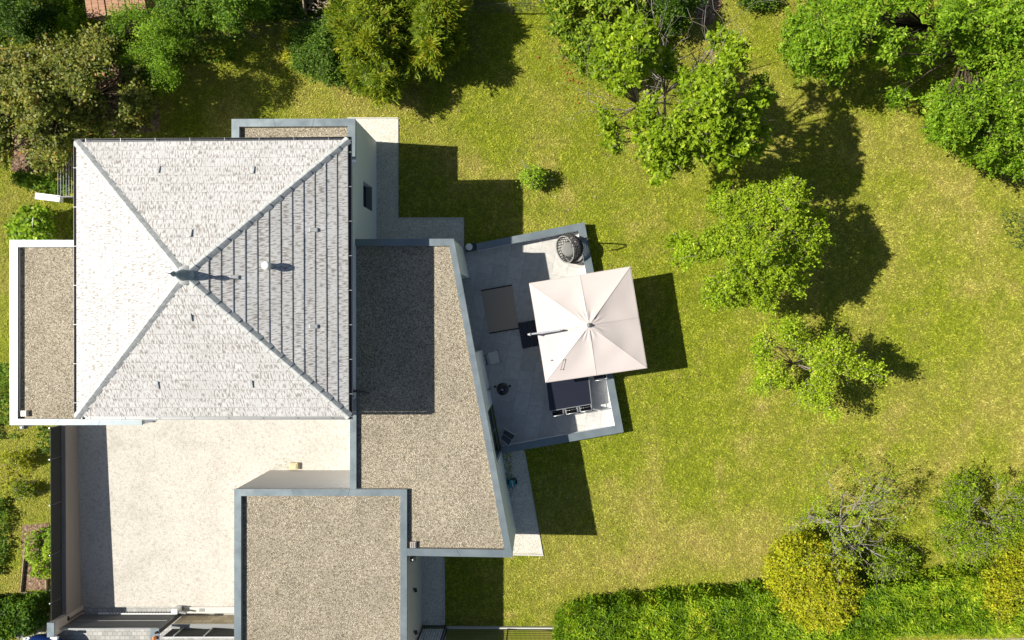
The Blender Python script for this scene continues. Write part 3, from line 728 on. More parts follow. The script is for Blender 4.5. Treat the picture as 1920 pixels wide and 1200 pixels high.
MB().lathe(bc + Vector((.02, 0, -.33)), [(0, .1), (.2, .10), (.30, .06), (.30, 0), (0, -.02)], 20).build('cushion', mat('pale_cushion', (.20, .20, .19), .9), eg, smooth=True)
pb = P(1097, 455, .03)
arc = [pb, pb + Vector((.10, .02, .6)), pb + Vector((.12, .03, 1.2)), pb + Vector((.02, .02, 1.62)), pb + Vector((-.22, -.06, 1.82)), pb + Vector((-.5, -.16, 1.80)), pb + Vector((-.62, -.2, 1.66))]
MB().tube(arc, .026, 8).build('stand_pole', M['black'], eg, smooth=True)
MB().tube([arc[-1], bc + Vector((.1, 0, .5))], .012, 6).build('chain', M['black'], eg)
ring = [Vector((ec.x + .1 + .48 * math.cos(R(k * 15)), ec.y + .48 * math.sin(R(k * 15)), .045)) for k in range(25)]
MB().tube(ring, .025, 8, cap=False).build('base_ring', M['black'], eg, smooth=True)
MB().tube([ring[12], ring[0]], .02, 8).build('base_bar', M['black'], eg)
# pressure washer
pw = P(961, 902, 0) * 1.0; wsh = thing('pressure_washer', 'small teal and black garden machine on the gravel path by the wing', 'machine', pw)
MB().box((pw.x, pw.y, .28), (.24, .30, .42), R(10)).build('housing', M['teal'], wsh, bevel=.04)
MB().tube([(pw.x - .03, pw.y + .17, .45), (pw.x + .16, pw.y + .22, .5)], .04).build('handle', M['black'], wsh)
MB().box((pw.x + .02, pw.y - .22, .12), (.10, .08, .08), .3).build('nozzle', M['red'], wsh)
for s in (-1, 1): MB().tube([(pw.x + s * .13, pw.y - .02, .09), (pw.x + s * .19, pw.y - .02, .09)], .085, 14).build('wheel', M['rubber'], wsh)
MB().box((pw.x + .02, pw.y, .50), (.03, .30, .02), R(12)).build('strap', M['alu'], wsh)
# wall lamps on the garage's east wall, tap on the wing wall
wx = GX1 - .02
for px, py, z, lb in ((776, 1104.5, 2.0, 'small dark lamp half way along the garage east wall'), (777.5, 1184, 1.9, 'small dark lamp on the garage wall beside the side gate')):
    yy = (NY - py) * (H - z) / F; t = thing('wall_lamp', lb, 'lamp', (wx, yy, z), 'lamps on the garage wall')
    MB().box((wx + .015, yy, z), (.03, .07, .16)).build('back_plate', M['steel'], t); MB().box((wx + .09, yy - .05, z - .03), (.12, .16, .07), .2).build('shade', M['anth'], t, bevel=.02)
    MB().bar((wx + .02, yy, z + .02), (wx + .08, yy - .03, z), .02).build('bracket', M['anth'], t)
tp_ = E(727, -.0); t = thing('garden_tap', 'small dark tap sticking out of the wing wall above the grill', 'tap', (*tp_, 1.2))
m = MB().tube([(tp_[0], tp_[1] + .05, 1.3), (tp_[0] + .14, tp_[1] + .08, 1.3), (tp_[0] + .16, tp_[1] + .1, 1.2)], .016, 8); m.build('spout', M['anth'], t)
MB().bar((tp_[0] + .08, tp_[1] - .02, 1.33), (tp_[0] + .10, tp_[1] + .18, 1.33), .02).build('tap_handle', M['anth'], t)
# courtyard stone box
yb = P(551, 874, .12); t = thing('stone_box', 'small yellowish square block beside the garage wall in the courtyard', 'block', (yb.x, yb.y, 0))
ys_ = mat('yellow_sandstone', (.52, .46, .28), .9)
MB().box((yb.x, yb.y, .09), (.33, .27, .16)).build('block', ys_, t, bevel=.02); MB().box((yb.x - .02, yb.y - .01, .18), (.26, .20, .02)).build('lid', ys_, t, bevel=.008)

# ------------------------------------------------------------------ courtyard's west wall with screen
def G2(px, py): return P2(px, py, 0)
cw = thing('boundary_wall', 'low beige wall topped with dark screen panels west of the courtyard', 'wall', P(146, 970))
b0, b1 = Vector(G2(145.5, 792)), Vector(G2(153, 1138))
W0, W1 = .74, .93; T0, T1 = 1.34, 1.54
def wp(t, off, z): p = b0.lerp(b1, t); return (p.x - off, p.y, z)
m = MB()
for o_ in ((0, .2),):
    a_ = [wp(0, 0, -.05), wp(1, 0, -.05), wp(1, .2, -.05), wp(0, .2, -.05)]; t_ = [wp(0, 0, W0), wp(1, 0, W1), wp(1, .2, W1), wp(0, .2, W0)]
    m.poly(t_); 
    for k in range(4): j = (k + 1) % 4; m.poly([a_[k], a_[j], t_[j], t_[k]])
m.build('wall', m_plaster('brownish_plaster', (.34, .295, .255), .1), cw)
scr = m_plaster('dark_screen_panel', (.050, .053, .048), .3)
npn = 5; ts = [-.01, .19, .415, .64, .865, 1.0]
ts = [0, .165, .40, .655, .90, 1.0]
for k in range(len(ts) - 1):
    t0, t1 = ts[k] + .0015, ts[k + 1] - .0015
    def zz(t, a_, b_): return a_ + (b_ - a_) * t
    m = MB(); v = []
    for t_, za, zb in ((t0, zz(t0, W0, W1) + .004, zz(t0, T0, T1)), (t1, zz(t1, W0, W1) + .004, zz(t1, T0, T1))):
        for off in (.165, .185):
            v += [Vector(wp(t_, off, za)), Vector(wp(t_, off, zb))]
    n = [0, 1, 3, 2, 4, 5, 7, 6]; a0, a1, a3, a2, b0_, b1_, b3_, b2_ = v[0], v[1], v[2], v[3], v[4], v[5], v[6], v[7]
    m.poly([a0, a1, b1_, b0_]); m.poly([a3, b3_, b2_, a2]); m.poly([a1, a2, b2_, b1_]); m.poly([a0, a3, a2, a1]); m.poly([b0_, b1_, b2_, b3_])
    m.build('screen_panel', scr, cw)
for t_ in ts:
    z0_ = W0 + (W1 - W0) * t_; z1_ = T0 + (T1 - T0) * t_; p = Vector(wp(min(max(t_, .003), .997), .21, 0)); m = MB().box((p.x, p.y, (z0_ - .3 + z1_ + .03) / 2), (.04, .04, z1_ - z0_ + .33)); m.build('post', M['alu'], cw)
# return wall, corner pillar
rw = thing('corner_pillar', 'grey gate pillar with flat cap at the south-west corner of the courtyard', 'pillar', P(108, 1166))
p = P(94.7, 1181.5, 1.75)
MB().box((p.x, p.y, .85), (.26, .52, 1.70)).build('shaft', M['beige'], rw); MB().box((p.x, p.y, 1.725), (.28, .56, .05)).build('cap', M['cap'], rw, bevel=.005)
br_ = m_plaster('dark_brown_wall', (.16, .13, .105), .2)
rt = thing('return_wall', 'short dark brown wall between the corner pillar and the sliding gate', 'wall', P(140, 1145))
a_, b_ = Vector(G2(152.5, 1139.5)), Vector((p.x + .12, p.y + .12))
MB().prism([tuple(a_), (a_.x - .22, a_.y), (b_.x - .05, b_.y), (b_.x + .12, b_.y - .1)], -.02, .92).build('wall', br_, rt)
MB().bar((a_.x - .12, a_.y - .02, .95), (b_.x + .05, b_.y, .95), .16, .05).build('wall_cap', M['anth'], rt)
# sliding gate
sg = thing('sliding_gate', 'long grey sliding gate closing the courtyard drive', 'gate', P(230, 1151))
gy0 = P(0, 1150.5, 0).y
gx0, gx1 = P(149, 0, 0).x, P(339, 0, 0).x
MB().box(((gx0 + gx1) / 2, gy0, .74), (gx1 - gx0, .03, 1.30)).build('panel', m_plaster('grey_gate_panel', (.13, .135, .135), .2), sg)
for z in (.70, 1.40): MB().box(((gx0 + gx1) / 2, gy0 + .0, z), (gx1 - gx0, .05, .05)).build('rail', M['steel'], sg)
MB().box(((gx0 + gx1) / 2 + .4, gy0 + .055, .12), (gx1 - gx0 - .9, .05, .06)).build('rack', M['white'], sg)
m = MB()
for k in range(26): m.box((gx0 + 1.35 + k * .115, gy0 + .085, .155), (.05, .02, .02))
m.build('rack_teeth', M['black'], sg)
for xx in (gx0 + .03, gx1 - .03): MB().box((xx, gy0, .74), (.06, .06, 1.36)).build('upright', M['steel'], sg)
# gate motor post
gpx = P(337, 1146, 0)
gp2 = thing('gate_post', 'grey gate post carrying an orange beacon beside the sliding gate', 'post', gpx)
MB().box((gpx.x - .02, gpx.y - .12, .83), (.16, .16, 1.66)).build('shaft', M['anth'], gp2)
MB().box((gpx.x - .09, gpx.y - .22, 1.69), (.34, .52, .05)).build('cap', M['cap'], gp2, bevel=.005)
bp = (gpx.x - .06, gpx.y - .30, 1.715)
MB().lathe(bp, [(.06, 0), (.07, .02), (.065, .10), (.04, .14), (0, .15)], 16).build('beacon', M['orange'], gp2, smooth=True)
MB().lathe((bp[0] + .05, bp[1] + .2, 1.715), [(.05, 0), (.05, .06), (0, .065)], 12).build('sensor', M['black'], gp2)
MB().box((gpx.x - .01, gpx.y + .14, .22), (.24, .22, .38)).build('motor_box', M['white'], gp2, bevel=.03)
MB().bar((gpx.x + .12, gpx.y + .10, .3), (gpx.x + .42, gpx.y + .05, .3), .06, .10).build('catch_arm', M['steel'], gp2)
# stone front wall with dark fence
fw = thing('front_wall', 'low tan stone wall with grey coping and dark slatted fence between gate and garage', 'wall', P(400, 1155))
fx0, fx1 = gpx.x + .16, GXW - .01; fy = P(0, 1153, 0).y
MB().box(((fx0 + fx1) / 2, fy - .08, .42), (fx1 - fx0, .16, .92)).build('wall', M['stone'], fw)
MB().box(((fx0 + fx1) / 2, fy - .09, .905), (fx1 - fx0, .22, .05)).build('coping', M['steel'], fw)
m = MB()
for k in range(6): m.box(((fx0 + fx1) / 2, fy - .17, .98 + k * .115), (fx1 - fx0 - .04, .02, .10))
m.build('fence_panel', scr, fw)
MB().box(((fx0 + fx1) / 2, fy - .17, 1.65), (fx1 - fx0, .04, .03)).build('top_rail', M['alu'], fw)
for xx in (fx0 + .45, fx0 + 1.62): MB().box((xx, fy - .13, 1.29), (.05, .05, .72)).build('post', M['steel'], fw)
st = P(395, 1143, 0); t = thing('threshold_step', 'pale concrete strip with a metal plate inside the front wall', 'step', st)
MB().box((st.x + .0, st.y, .035), (2.1, .26, .07)).build('slab', M['curb'], t, bevel=.01); MB().box((st.x - .32, st.y + .01, .072), (.22, .13, .01)).build('plate', M['steel'], t)

# fences and side gate at the bottom
def mesh_fence(p0, p1, h, label, cat='fence', post_every=2.5, gr=None, sp=.05):
    t = thing('mesh_fence', label, cat, p0, gr); a_ = Vector(p0); b_ = Vector(p1); Lf = (b_ - a_).length; d_ = (b_ - a_) / Lf
    m = MB(); n = int(Lf / sp)
    for i in range(n + 1): p_ = a_ + d_ * Lf * i / n; m.bar(p_ + Vector((0, 0, .16)), p_ + Vector((0, 0, h)), .012)
    for k in range(int(h / .2) + 1): m.bar(a_ + Vector((0, 0, .16 + k * .2 if .16 + k * .2 < h else h)), b_ + Vector((0, 0, .16 + k * .2 if .16 + k * .2 < h else h)), .012)
    m.build('mesh', M['anth'], t)
    for i in range(int(Lf / post_every) + 1): p_ = a_ + d_ * min(Lf, i * post_every + .02); MB().box((p_.x, p_.y, h / 2), (.06, .06, h + .04)).build('post', M['anth'], t)
    return t, a_, b_
t, a_, b_ = mesh_fence(P(838, 1176, 0), P(1042, 1176.5, 0), 1.7, 'dark wire mesh fence on a pale concrete base south of the lawn', post_every=2.48)
MB().bar(a_ + Vector((0, .03, .08)), b_ + Vector((0, .03, .08)), .06, .17).build('base_board', M['curb'], t)
sgt = thing('side_gate', 'dark framed side gate between the garage and the mesh fence', 'gate', P(815, 1173))
a_, b_ = P(794, 1173, 0), P(835.5, 1173, 0); m = MB()
for p_ in (a_, b_): m.bar(p_, p_ + Vector((0, 0, 1.7)), .06)
for z in (.08, 1.67): m.bar(a_ + Vector((0, 0, z)), b_ + Vector((0, 0, z)), .055)
m.build('frame', M['anth'], sgt)
m = MB()
for i in range(1, 9): p_ = a_.lerp(b_, i / 9); m.bar(p_ + Vector((0, 0, .1)), p_ + Vector((0, 0, 1.65)), .012)
m.build('bar', M['anth'], sgt)
# car in the street corner (only its front shows)
cc_ = P(98, 1266, 0); cp = Vector((cc_.x, cc_.y, 0)); car = thing('parked_car', 'blue car parked outside the corner pillar, only its rounded end in view', 'car', cp)
def hull(zs, name, mt, sm=True):
    m = MB(); k = 28
    for (z, lx, ly, oy) in zs:
        for j in range(k):
            a_ = 2 * math.pi * j / k; cx, sy = math.cos(a_), math.sin(a_)
            m.v.append((cp.x + lx * math.copysign(abs(cx) ** .55, cx), cp.y + oy + ly * math.copysign(abs(sy) ** .55, sy), z))
    for i in range(len(zs) - 1):
        for j in range(k):
            x0 = i * k + j; x1 = i * k + (j + 1) % k; m.f.append((x0, x1, x1 + k, x0 + k)); m.uv.append(None)
    m.f.append(tuple((len(zs) - 1) * k + j for j in range(k))); m.uv.append(None); return m.build(name, mt, car, smooth=sm)
hull([(.2, .72, 1.75, 0), (.35, .80, 1.86, 0), (.6, .83, 1.9, 0), (.85, .80, 1.82, 0), (.93, .74, 1.7, 0)], 'body', M['blue'])
hull([(.92, .74, 1.25, -.25), (1.25, .64, .95, -.25)], 'windows', M['glass']); hull([(1.25, .645, .96, -.25), (1.38, .58, .80, -.25), (1.42, .40, .55, -.25)], 'roof', M['blue'])
for sx in (-1, 1):
    for sy in (-1.15, 1.15): MB().tube([(cp.x + sx * .68, cp.y + sy, .31), (cp.x + sx * .85, cp.y + sy, .31)], .31, 20).build('wheel', M['rubber'], car)
for sx in (-1, 1): MB().box((cp.x + sx * .55, cp.y + 1.82, .66), (.3, .12, .12)).build('headlight', M['white'], car, bevel=.03)

# ------------------------------------------------------------------ foliage machinery
def leafmesh(name, c, out, Ls, Ws, mt, parent, rng, upb=.6, outb=.0, fold=.12, tint=None):
    n = len(c); 
    d = rng.normal(size=(n, 3)); d[:, 2] *= .55
    if out is not None and outb > 0:
        o = out / (np.linalg.norm(out, axis=1, keepdims=True) + 1e-6); d = d * (1 - outb) + o * outb * 1.8
    d /= np.linalg.norm(d, axis=1, keepdims=True) + 1e-9
    nn_ = rng.normal(size=(n, 3)) * .8; nn_[:, 2] = np.abs(nn_[:, 2]) + upb * 1.6
    w_ = np.cross(d, nn_); w_ /= np.linalg.norm(w_, axis=1, keepdims=True) + 1e-9; nn_ = np.cross(w_, d)
    s = rng.uniform(.65, 1.3, size=(n, 1)); Lh = Ls * s / 2; Wh = Ws * s / 2
    o0 = org(parent); o0 = np.array([o0.x, o0.y, o0.z]); c = c - o0
    fo = nn_ * (Ws * fold)
    V = np.stack([c - d * Lh - fo, c + w_ * Wh + fo * .5, c + d * Lh - fo, c - w_ * Wh + fo * .5], 1).reshape(-1, 3).astype(np.float32)
    me = bpy.data.meshes.new(name); me.vertices.add(4 * n); me.vertices.foreach_set('co', V.ravel())
    me.loops.add(4 * n); me.loops.foreach_set('vertex_index', np.arange(4 * n, dtype=np.int32))
    me.polygons.add(n); me.polygons.foreach_set('loop_start', np.arange(0, 4 * n, 4, dtype=np.int32))
    if tint is None: tint = rng.uniform(0, 1, n)
    a = me.attributes.new('tint', 'FLOAT', 'POINT'); a.data.foreach_set('value', np.repeat(np.clip(tint, 0, 1), 4).astype(np.float32))
    me.materials.append(mt); me.update(); me.validate(); return link(name, me, parent)

def clumps(poly, zlo, zhi, r, cov, rng, shape=.6, gap=.0, so_=0.0):
    """clump centres inside an outline seen in the photo (px), each at its own height"""
    xs_ = [p_[0] for p_ in poly]; ys_ = [p_[1] for p_ in poly]; rp = r / K
    area = abs(sum(poly[i][0] * poly[(i + 1) % len(poly)][1] - poly[(i + 1) % len(poly)][0] * poly[i][1] for i in range(len(poly)))) / 2
    if area * K * K < 5: gap = 0
    n = max(3, int(cov * area / (math.pi * rp * rp))); x = rng.uniform(min(xs_), max(xs_), n * 12); y = rng.uniform(min(ys_), max(ys_), n * 12)
    ins_ = inpoly(x, y, poly); x, y = x[ins_], y[ins_]; d = edged(x, y, poly); D_ = d.max(); ok = d > rp * .45
    if gap:
        ok &= fbm(x * K / .85 + so_, y * K / .85, 17, 2) > gap
    x, y, d = x[ok], y[ok], d[ok]
    rel = fbm(x * K / .85 + so_, y * K / .85, 17, 2)
    # thin out by best spacing
    keep = []; md = (rp * 1.25 / math.sqrt(max(cov, .3))) ** 2
    for i in range(len(x)):
        if all((x[i] - x[j]) ** 2 + (y[i] - y[j]) ** 2 > md for j in keep[-400:]): keep.append(i)
        if len(keep) >= n: break
    x, y, d = x[keep], y[keep], d[keep]; rel = np.clip((rel[keep] - .35) * 2.2, 0, 1)
    zt = zlo + (zhi - zlo) * np.clip(d / D_, 0, 1) ** shape * rng.uniform(.72, 1.0, len(x)) * (.72 + .36 * rel)
    pts = np.array([tuple(P(x[i], y[i], zt[i])) for i in range(len(x))]); return pts
def fill(cl, r, nper, rng, flat_=.65, sub=.16, nsub=9, shoots=0):
    """leaves around clumps through small sub-clumps (shoots)"""
    n = len(cl); sc = rng.normal(size=(n, nsub, 3)); sc /= np.linalg.norm(sc, axis=2, keepdims=True); sc *= rng.uniform(.35, 1, (n, nsub, 1)) ** .6 * r * rng.uniform(.7, 1.2, (n, 1, 1)); sc[..., 2] *= flat_
    k = max(1, nper // nsub); lf = rng.normal(size=(n, nsub, k, 3)) * sub; lf[..., 2] *= .6
    p_ = cl[:, None, None, :] + sc[:, :, None, :] + lf; o_ = sc[:, :, None, :] + lf
    tn = np.broadcast_to(rng.normal(0, .13, (n, 1, 1)) + rng.normal(0, .12, (n, nsub, 1)), (n, nsub, k)) 
    p_ = p_.reshape(-1, 3); p_[:, 2] = np.maximum(p_[:, 2], .03)
    p_, o_, tn = p_, o_.reshape(-1, 3), tn.reshape(-1)
    if shoots:
        ns = n * shoots; ci = rng.integers(0, n, ns); dv = rng.normal(size=(ns, 3)); dv[:, 2] = np.abs(dv[:, 2]) * .5; 
        c0 = cl.mean(0); rd = cl[ci] - c0; rd[:, 2] = 0; dv += 1.1 * rd / (np.linalg.norm(rd, axis=1, keepdims=True) + .3); dv /= np.linalg.norm(dv, axis=1, keepdims=True)
        kk = 16; tt = np.linspace(.35, 1, kk)[None, :, None]; ll = (r * rng.uniform(1.0, 2.5, (ns, 1, 1)))
        sp = cl[ci][:, None, :] + dv[:, None, :] * tt * ll + rng.normal(size=(ns, kk, 3)) * .035
        p_ = np.vstack([p_, sp.reshape(-1, 3)]); o_ = np.vstack([o_, np.repeat(dv, kk, axis=0)]); tn = np.concatenate([tn, np.repeat(rng.normal(.08, .1, ns), kk)])
    return p_, o_, tn
def skeleton(base, cl, rng, r0, bark, parent, trunk_h, stems=1, twig=True, name='trunk', frac=1.0):
    m = MB(); top = Vector((cl[:, 0].mean() * .5 + base.x * .5, cl[:, 1].mean() * .5 + base.y * .5, trunk_h))
    m.tube([base + Vector((0, 0, -.05)), base.lerp(top, .3) + Vector((rng.normal() * .05, rng.normal() * .05, 0)), base.lerp(top, .65), top], [r0 * 1.35, r0, r0 * .85, r0 * .7], 8)
    idx = rng.permutation(len(cl))[:int(len(cl) * frac)]
    # limb hubs
    nh = max(3, min(8, len(cl) // 6)); hubs = []
    for h in range(nh):
        a_ = 2 * math.pi * (h + rng.uniform(-.2, .2)) / nh
        sel = [i for i in idx if abs((math.atan2(cl[i][1] - top.y, cl[i][0] - top.x) - a_ + math.pi) % (2 * math.pi) - math.pi) < math.pi / nh * 1.1]
        if not sel: continue
        c_ = Vector(cl[sel].mean(0)); hub = top.lerp(c_, .55); hub.z = top.z + (c_.z - top.z) * .45
        mid = top.lerp(hub, .5) + Vector((rng.normal() * .08, rng.normal() * .08, .05))
        m.tube([top - Vector((0, 0, .1)), mid, hub], [r0 * .55, r0 * .42, r0 * .32], 6)
        for i in sel:
            c2 = Vector(cl[i]); md_ = hub.lerp(c2, .5) + Vector((rng.normal() * .1, rng.normal() * .1, -.05))
            m.tube([hub, md_, c2 + Vector((0, 0, -.1)), c2 + (c2 - hub).normalized() * .15], [r0 * .24, r0 * .16, r0 * .09, .006], 5)
            if twig:
                for _ in range(4):
                    e = c2 + Vector(rng.normal(size=3) * .22); m.tube([md_.lerp(c2, rng.uniform(.2, .9)), e], [.012, .004], 4)
    return m.build(name, bark, parent, smooth=True)
SEED = [100]
def tree(name, label, cat, base_px, poly, zlo, zhi, leaf, r=.42, nper=330, L_=.10, W_=.055, cov=1.6, trunk=.09, th=1.0, bark='bark', under=.5, sub=.13, nsub=10, outb=0, upb=.6, group=None, tb=0.45, shape=.6, hasw=True, frac=1.0, gap=.40, shoots=3, tshift=0):
    SEED[0] += 1; rng = np.random.default_rng(SEED[0]); base = P(*base_px, 0)
    t = thing(name, label, cat, base, group)
    cl = clumps(poly, zlo, zhi, r, cov, rng, shape, gap, so_=SEED[0] * 7.3 + 2.1)
    skeleton(base, cl, rng, trunk, M[bark], t, th, frac=frac, name='trunk' if cat == 'tree' else 'stem')
    p_, o_, tn = fill(cl, r, nper, rng, sub=sub, nsub=nsub, shoots=shoots)
    if under > 0:
        cl2 = clumps(poly, zlo * .6, zhi * .72, r, cov * under, rng, shape, gap, so_=SEED[0] * 7.3 + 2.1)
        if len(cl2): 
            p2, o2, t2 = fill(cl2, r, nper, rng, sub=sub, nsub=nsub); p_ = np.vstack([p_, p2]); o_ = np.vstack([o_, o2]); tn = np.concatenate([tn, t2 - .1])
    tint = np.clip(tb + tn + rng.normal(0, .16, len(p_)) + tshift, 0, 1); odd = rng.random(len(p_)) < .02; tint[odd] = rng.uniform(.7, 1, odd.sum())
    leafmesh('crown' if cat == 'tree' else 'foliage', p_, o_, L_, W_, LF[leaf], t, rng, upb=upb, outb=outb, tint=tint)
    return t, cl

# ------------------------------------------------------------------ trees and shrubs (outlines in px of the photo)
tree('apple_tree', 'round bright green tree alone on the lawn east of the parasol', 'tree', (1400, 480),
     [(1338, 350), (1375, 352), (1400, 362), (1440, 352), (1480, 325), (1510, 325), (1522, 360), (1535, 400), (1560, 445), (1535, 480), (1512, 520), (1505, 545), (1470, 560), (1460, 590), (1435, 575), (1400, 565), (1370, 572), (1325, 585), (1312, 555), (1290, 520), (1270, 500), (1275, 470), (1254, 455), (1285, 430), (1320, 400), (1335, 380)],
     3.0, 6.0, 'lime', r=.21, nper=80, cov=1.35, gap=.465, shoots=10, trunk=.13, th=1.6, L_=.09, W_=.052, tb=.42, under=.12)
tree('plum_tree', 'small open crowned yellow-green tree on the lawn below the round bright tree', 'tree', (1535, 680),
     [(1440, 605), (1475, 600), (1500, 600), (1520, 640), (1540, 640), (1560, 620), (1590, 620), (1600, 650), (1640, 650), (1662, 680), (1648, 712), (1610, 720), (1600, 745), (1570, 760), (1560, 785), (1545, 765), (1510, 760), (1490, 740), (1470, 720), (1440, 735), (1412, 725), (1425, 690), (1412, 650)],
     2.0, 4.2, 'lime', r=.23, nper=110, cov=1.7, gap=.44, shoots=6, trunk=.09, th=1.0, L_=.085, W_=.05, under=.35, tb=.55)
tree('maple_tree', 'tall tree with loose green crown and bare grey limbs at the top of the lawn', 'tree', (1225, 255),
     [(1125, 70), (1195, 20), (1250, 20), (1250, 80), (1262, 130), (1290, 110), (1330, 62), (1385, 70), (1425, 82), (1432, 150), (1440, 220), (1428, 280), (1395, 300), (1350, 305), (1310, 295), (1275, 310), (1235, 345), (1210, 300), (1195, 250), (1150, 290), (1128, 215), (1150, 170), (1110, 120)],
     4.4, 7.6, 'lime', r=.21, nper=62, cov=1.15, gap=.48, shoots=5, tshift=-.12, trunk=.13, th=2.2, L_=.15, W_=.08, under=.08, tb=.45, bark='bark', nsub=5, sub=.10)
tree('ash_tree', 'large bright green tree filling the top right corner', 'tree', (1905, 20),
     [(1640, -60), (1960, -60), (1990, 120), (1960, 330), (1860, 320), (1800, 285), (1745, 255), (1735, 195), (1775, 158), (1850, 150), (1800, 135), (1760, 118), (1722, 112), (1705, 165), (1680, 200), (1650, 170), (1640, 130), (1600, 150), (1555, 140), (1500, 145), (1475, 90), (1480, 40), (1520, 10), (1580, -20)],
     2.3, 6.2, 'bright', r=.33, nper=170, cov=1.8, gap=.455,  trunk=.15, th=1.6, L_=.15, W_=.055, under=.35, tb=.45, nsub=8, bark='barkdark', shoots=4)
tree('ash_tree', 'bright green low branching tree at the right edge under the top right crown', 'tree', (1880, 230),
     [(1740, 175), (1800, 160), (1900, 165), (1980, 150), (2000, 320), (1900, 325), (1850, 315), (1830, 290), (1800, 280), (1790, 245), (1750, 240), (1735, 200)],
     1.6, 3.8, 'bright', r=.31, nper=190, cov=1.9, trunk=.10, th=1.2, L_=.15, W_=.055, under=.5, tb=.5)
tree('laurel_bush', 'glossy yellow-flecked laurel bush at the top of the lawn beside the tall loose tree', 'shrub', (1120, 60),
     [(1040, -60), (1200, -60), (1210, 30), (1190, 90), (1160, 145), (1110, 135), (1075, 115), (1045, 80), (1035, 20)],
     1.0, 2.4, 'laurel', r=.36, nper=260, cov=2.2, trunk=.05, th=.5, L_=.17, W_=.065, under=.6, tb=.5, bark='barkdark', shape=.4)
tree('juniper_bush', 'wide conifer with yellowish drooping sprays north of the house', 'shrub', (715, 75),
     [(630, -60), (760, -60), (765, 30), (760, 90), (775, 130), (745, 165), (715, 190), (680, 165), (655, 140), (640, 90), (625, 30)],
     .7, 3.3, 'olive', r=.34, nper=330, cov=2.2, trunk=.10, th=.8, L_=.20, W_=.042, under=.7, outb=.55, tb=.5, bark='barkdark', shape=.5)
tree('juniper_bush', 'conifer with long arching olive sprays right beside the wide conifer', 'shrub', (805, 60),
     [(760, -60), (850, -60), (872, 10), (850, 60), (868, 80), (845, 115), (825, 140), (800, 150), (775, 140), (762, 90), (755, 20)],
     .7, 3.1, 'olive', r=.32, nper=330, cov=2.2, trunk=.09, th=.8, L_=.22, W_=.042, under=.7, outb=.6, tb=.52, bark='barkdark', shape=.5)
tree('spindle_bush', 'rounded dark green shrub left of the conifers with a yellow variegated edge', 'shrub', (600, 105),
     [(545, 65), (575, 48), (615, 40), (640, 60), (645, 110), (640, 150), (600, 145), (560, 130), (542, 100)],
     .5, 1.9, 'dark', r=.26, nper=260, cov=2.4, trunk=.04, th=.4, L_=.08, W_=.05, under=.6, tb=.6, bark='barkdark', shape=.4)
tree('variegated_bush', 'bright yellow leafed low shrub at the left foot of the round dark shrub', 'shrub', (560, 95),
     [(538, 70), (552, 58), (562, 75), (556, 100), (560, 125), (545, 120), (538, 95)],
     .3, .9, 'yellow', r=.16, nper=160, cov=2.2, trunk=.02, th=.2, L_=.07, W_=.045, under=.4, tb=.7, shape=.4)
tree('photinia_tree', 'large tree with brownish bronze leaves beside the roof corner', 'tree', (150, 190),
     [(20, 95), (60, 100), (120, 75), (190, 62), (230, 90), (262, 120), (292, 170), (280, 220), (235, 262), (150, 255), (132, 285), (110, 315), (70, 310), (40, 285), (10, 300), (-60, 300), (-60, 120)],
     1.6, 4.8, 'brown', r=.28, nper=150, cov=1.8, gap=.42, trunk=.12, th=1.4, L_=.125, W_=.075, under=.45, tb=.45, bark='barkdark')
tree('feathery_tree', 'fine leaved vivid green tree between the bronze tree and the shed', 'tree', (285, 75),
     [(200, 10), (240, 5), (300, 20), (345, 50), (370, 90), (350, 130), (330, 160), (290, 172), (262, 140), (225, 110), (212, 70)],
     1.5, 4.3, 'bright', r=.26, nper=230, cov=2.0, tshift=-.08, trunk=.08, th=1.2, L_=.075, W_=.038, under=.6, tb=.45, bark='barkdark')
tree('hazel_tree', 'mid green tree behind the wire fence in the upper left', 'tree', (420, 0),
     [(275, -60), (520, -60), (505, 10), (480, 45), (430, 60), (395, 40), (345, 60), (300, 20)],
     1.5, 4.2, 'mid', r=.28, nper=200, cov=1.8, trunk=.10, th=1.3, L_=.09, W_=.055, under=.6, tb=.45, bark='barkdark')
tree('yew_tree', 'dark green tree in the top left corner', 'tree', (30, 20),
     [(-60, -60), (120, -60), (110, 20), (85, 70), (40, 85), (-60, 85)],
     1.2, 4.0, 'dark', r=.28, nper=200, cov=1.9, trunk=.11, th=1.3, L_=.085, W_=.05, under=.6, tb=.35, bark='barkdark')
tree('garden_bush', 'bright green leafy bush left of the brown shed roof', 'shrub', (128, 45),
     [(95, 10), (125, 5), (150, 20), (160, 50), (140, 72), (112, 62), (95, 45)], .5, 1.8, 'bright', r=.24, nper=220, cov=2, trunk=.03, th=.4, L_=.11, W_=.07, under=.4, tb=.6)
tree('garden_bush', 'light green bush in front of the brown shed roof', 'shrub', (185, 45),
     [(162, 25), (190, 14), (215, 15), (225, 45), (200, 62), (170, 55)], .5, 1.7, 'lime', r=.22, nper=180, cov=1.8, trunk=.03, th=.4, L_=.10, W_=.06, under=.3, tb=.45)
tree('garden_bush', 'tall green bush at the left edge below the bronze tree', 'shrub', (5, 300),
     [(-60, 100), (10, 95), (12, 130), (8, 200), (18, 300), (5, 330), (-60, 330)], .8, 2.6, 'mid', r=.28, nper=230, cov=1.9, trunk=.04, th=.5, L_=.10, W_=.065, under=.5, tb=.6)
tree('fig_bush', 'big leafed bright green bush just north of the west flat roof', 'shrub', (70, 420),
     [(28, 425), (38, 405), (55, 392), (75, 392), (92, 410), (88, 448), (60, 458), (30, 448)], .4, 1.3, 'bright', r=.20, nper=110, cov=2.3, trunk=.03, th=.3, L_=.14, W_=.11, under=.4, tb=.6)
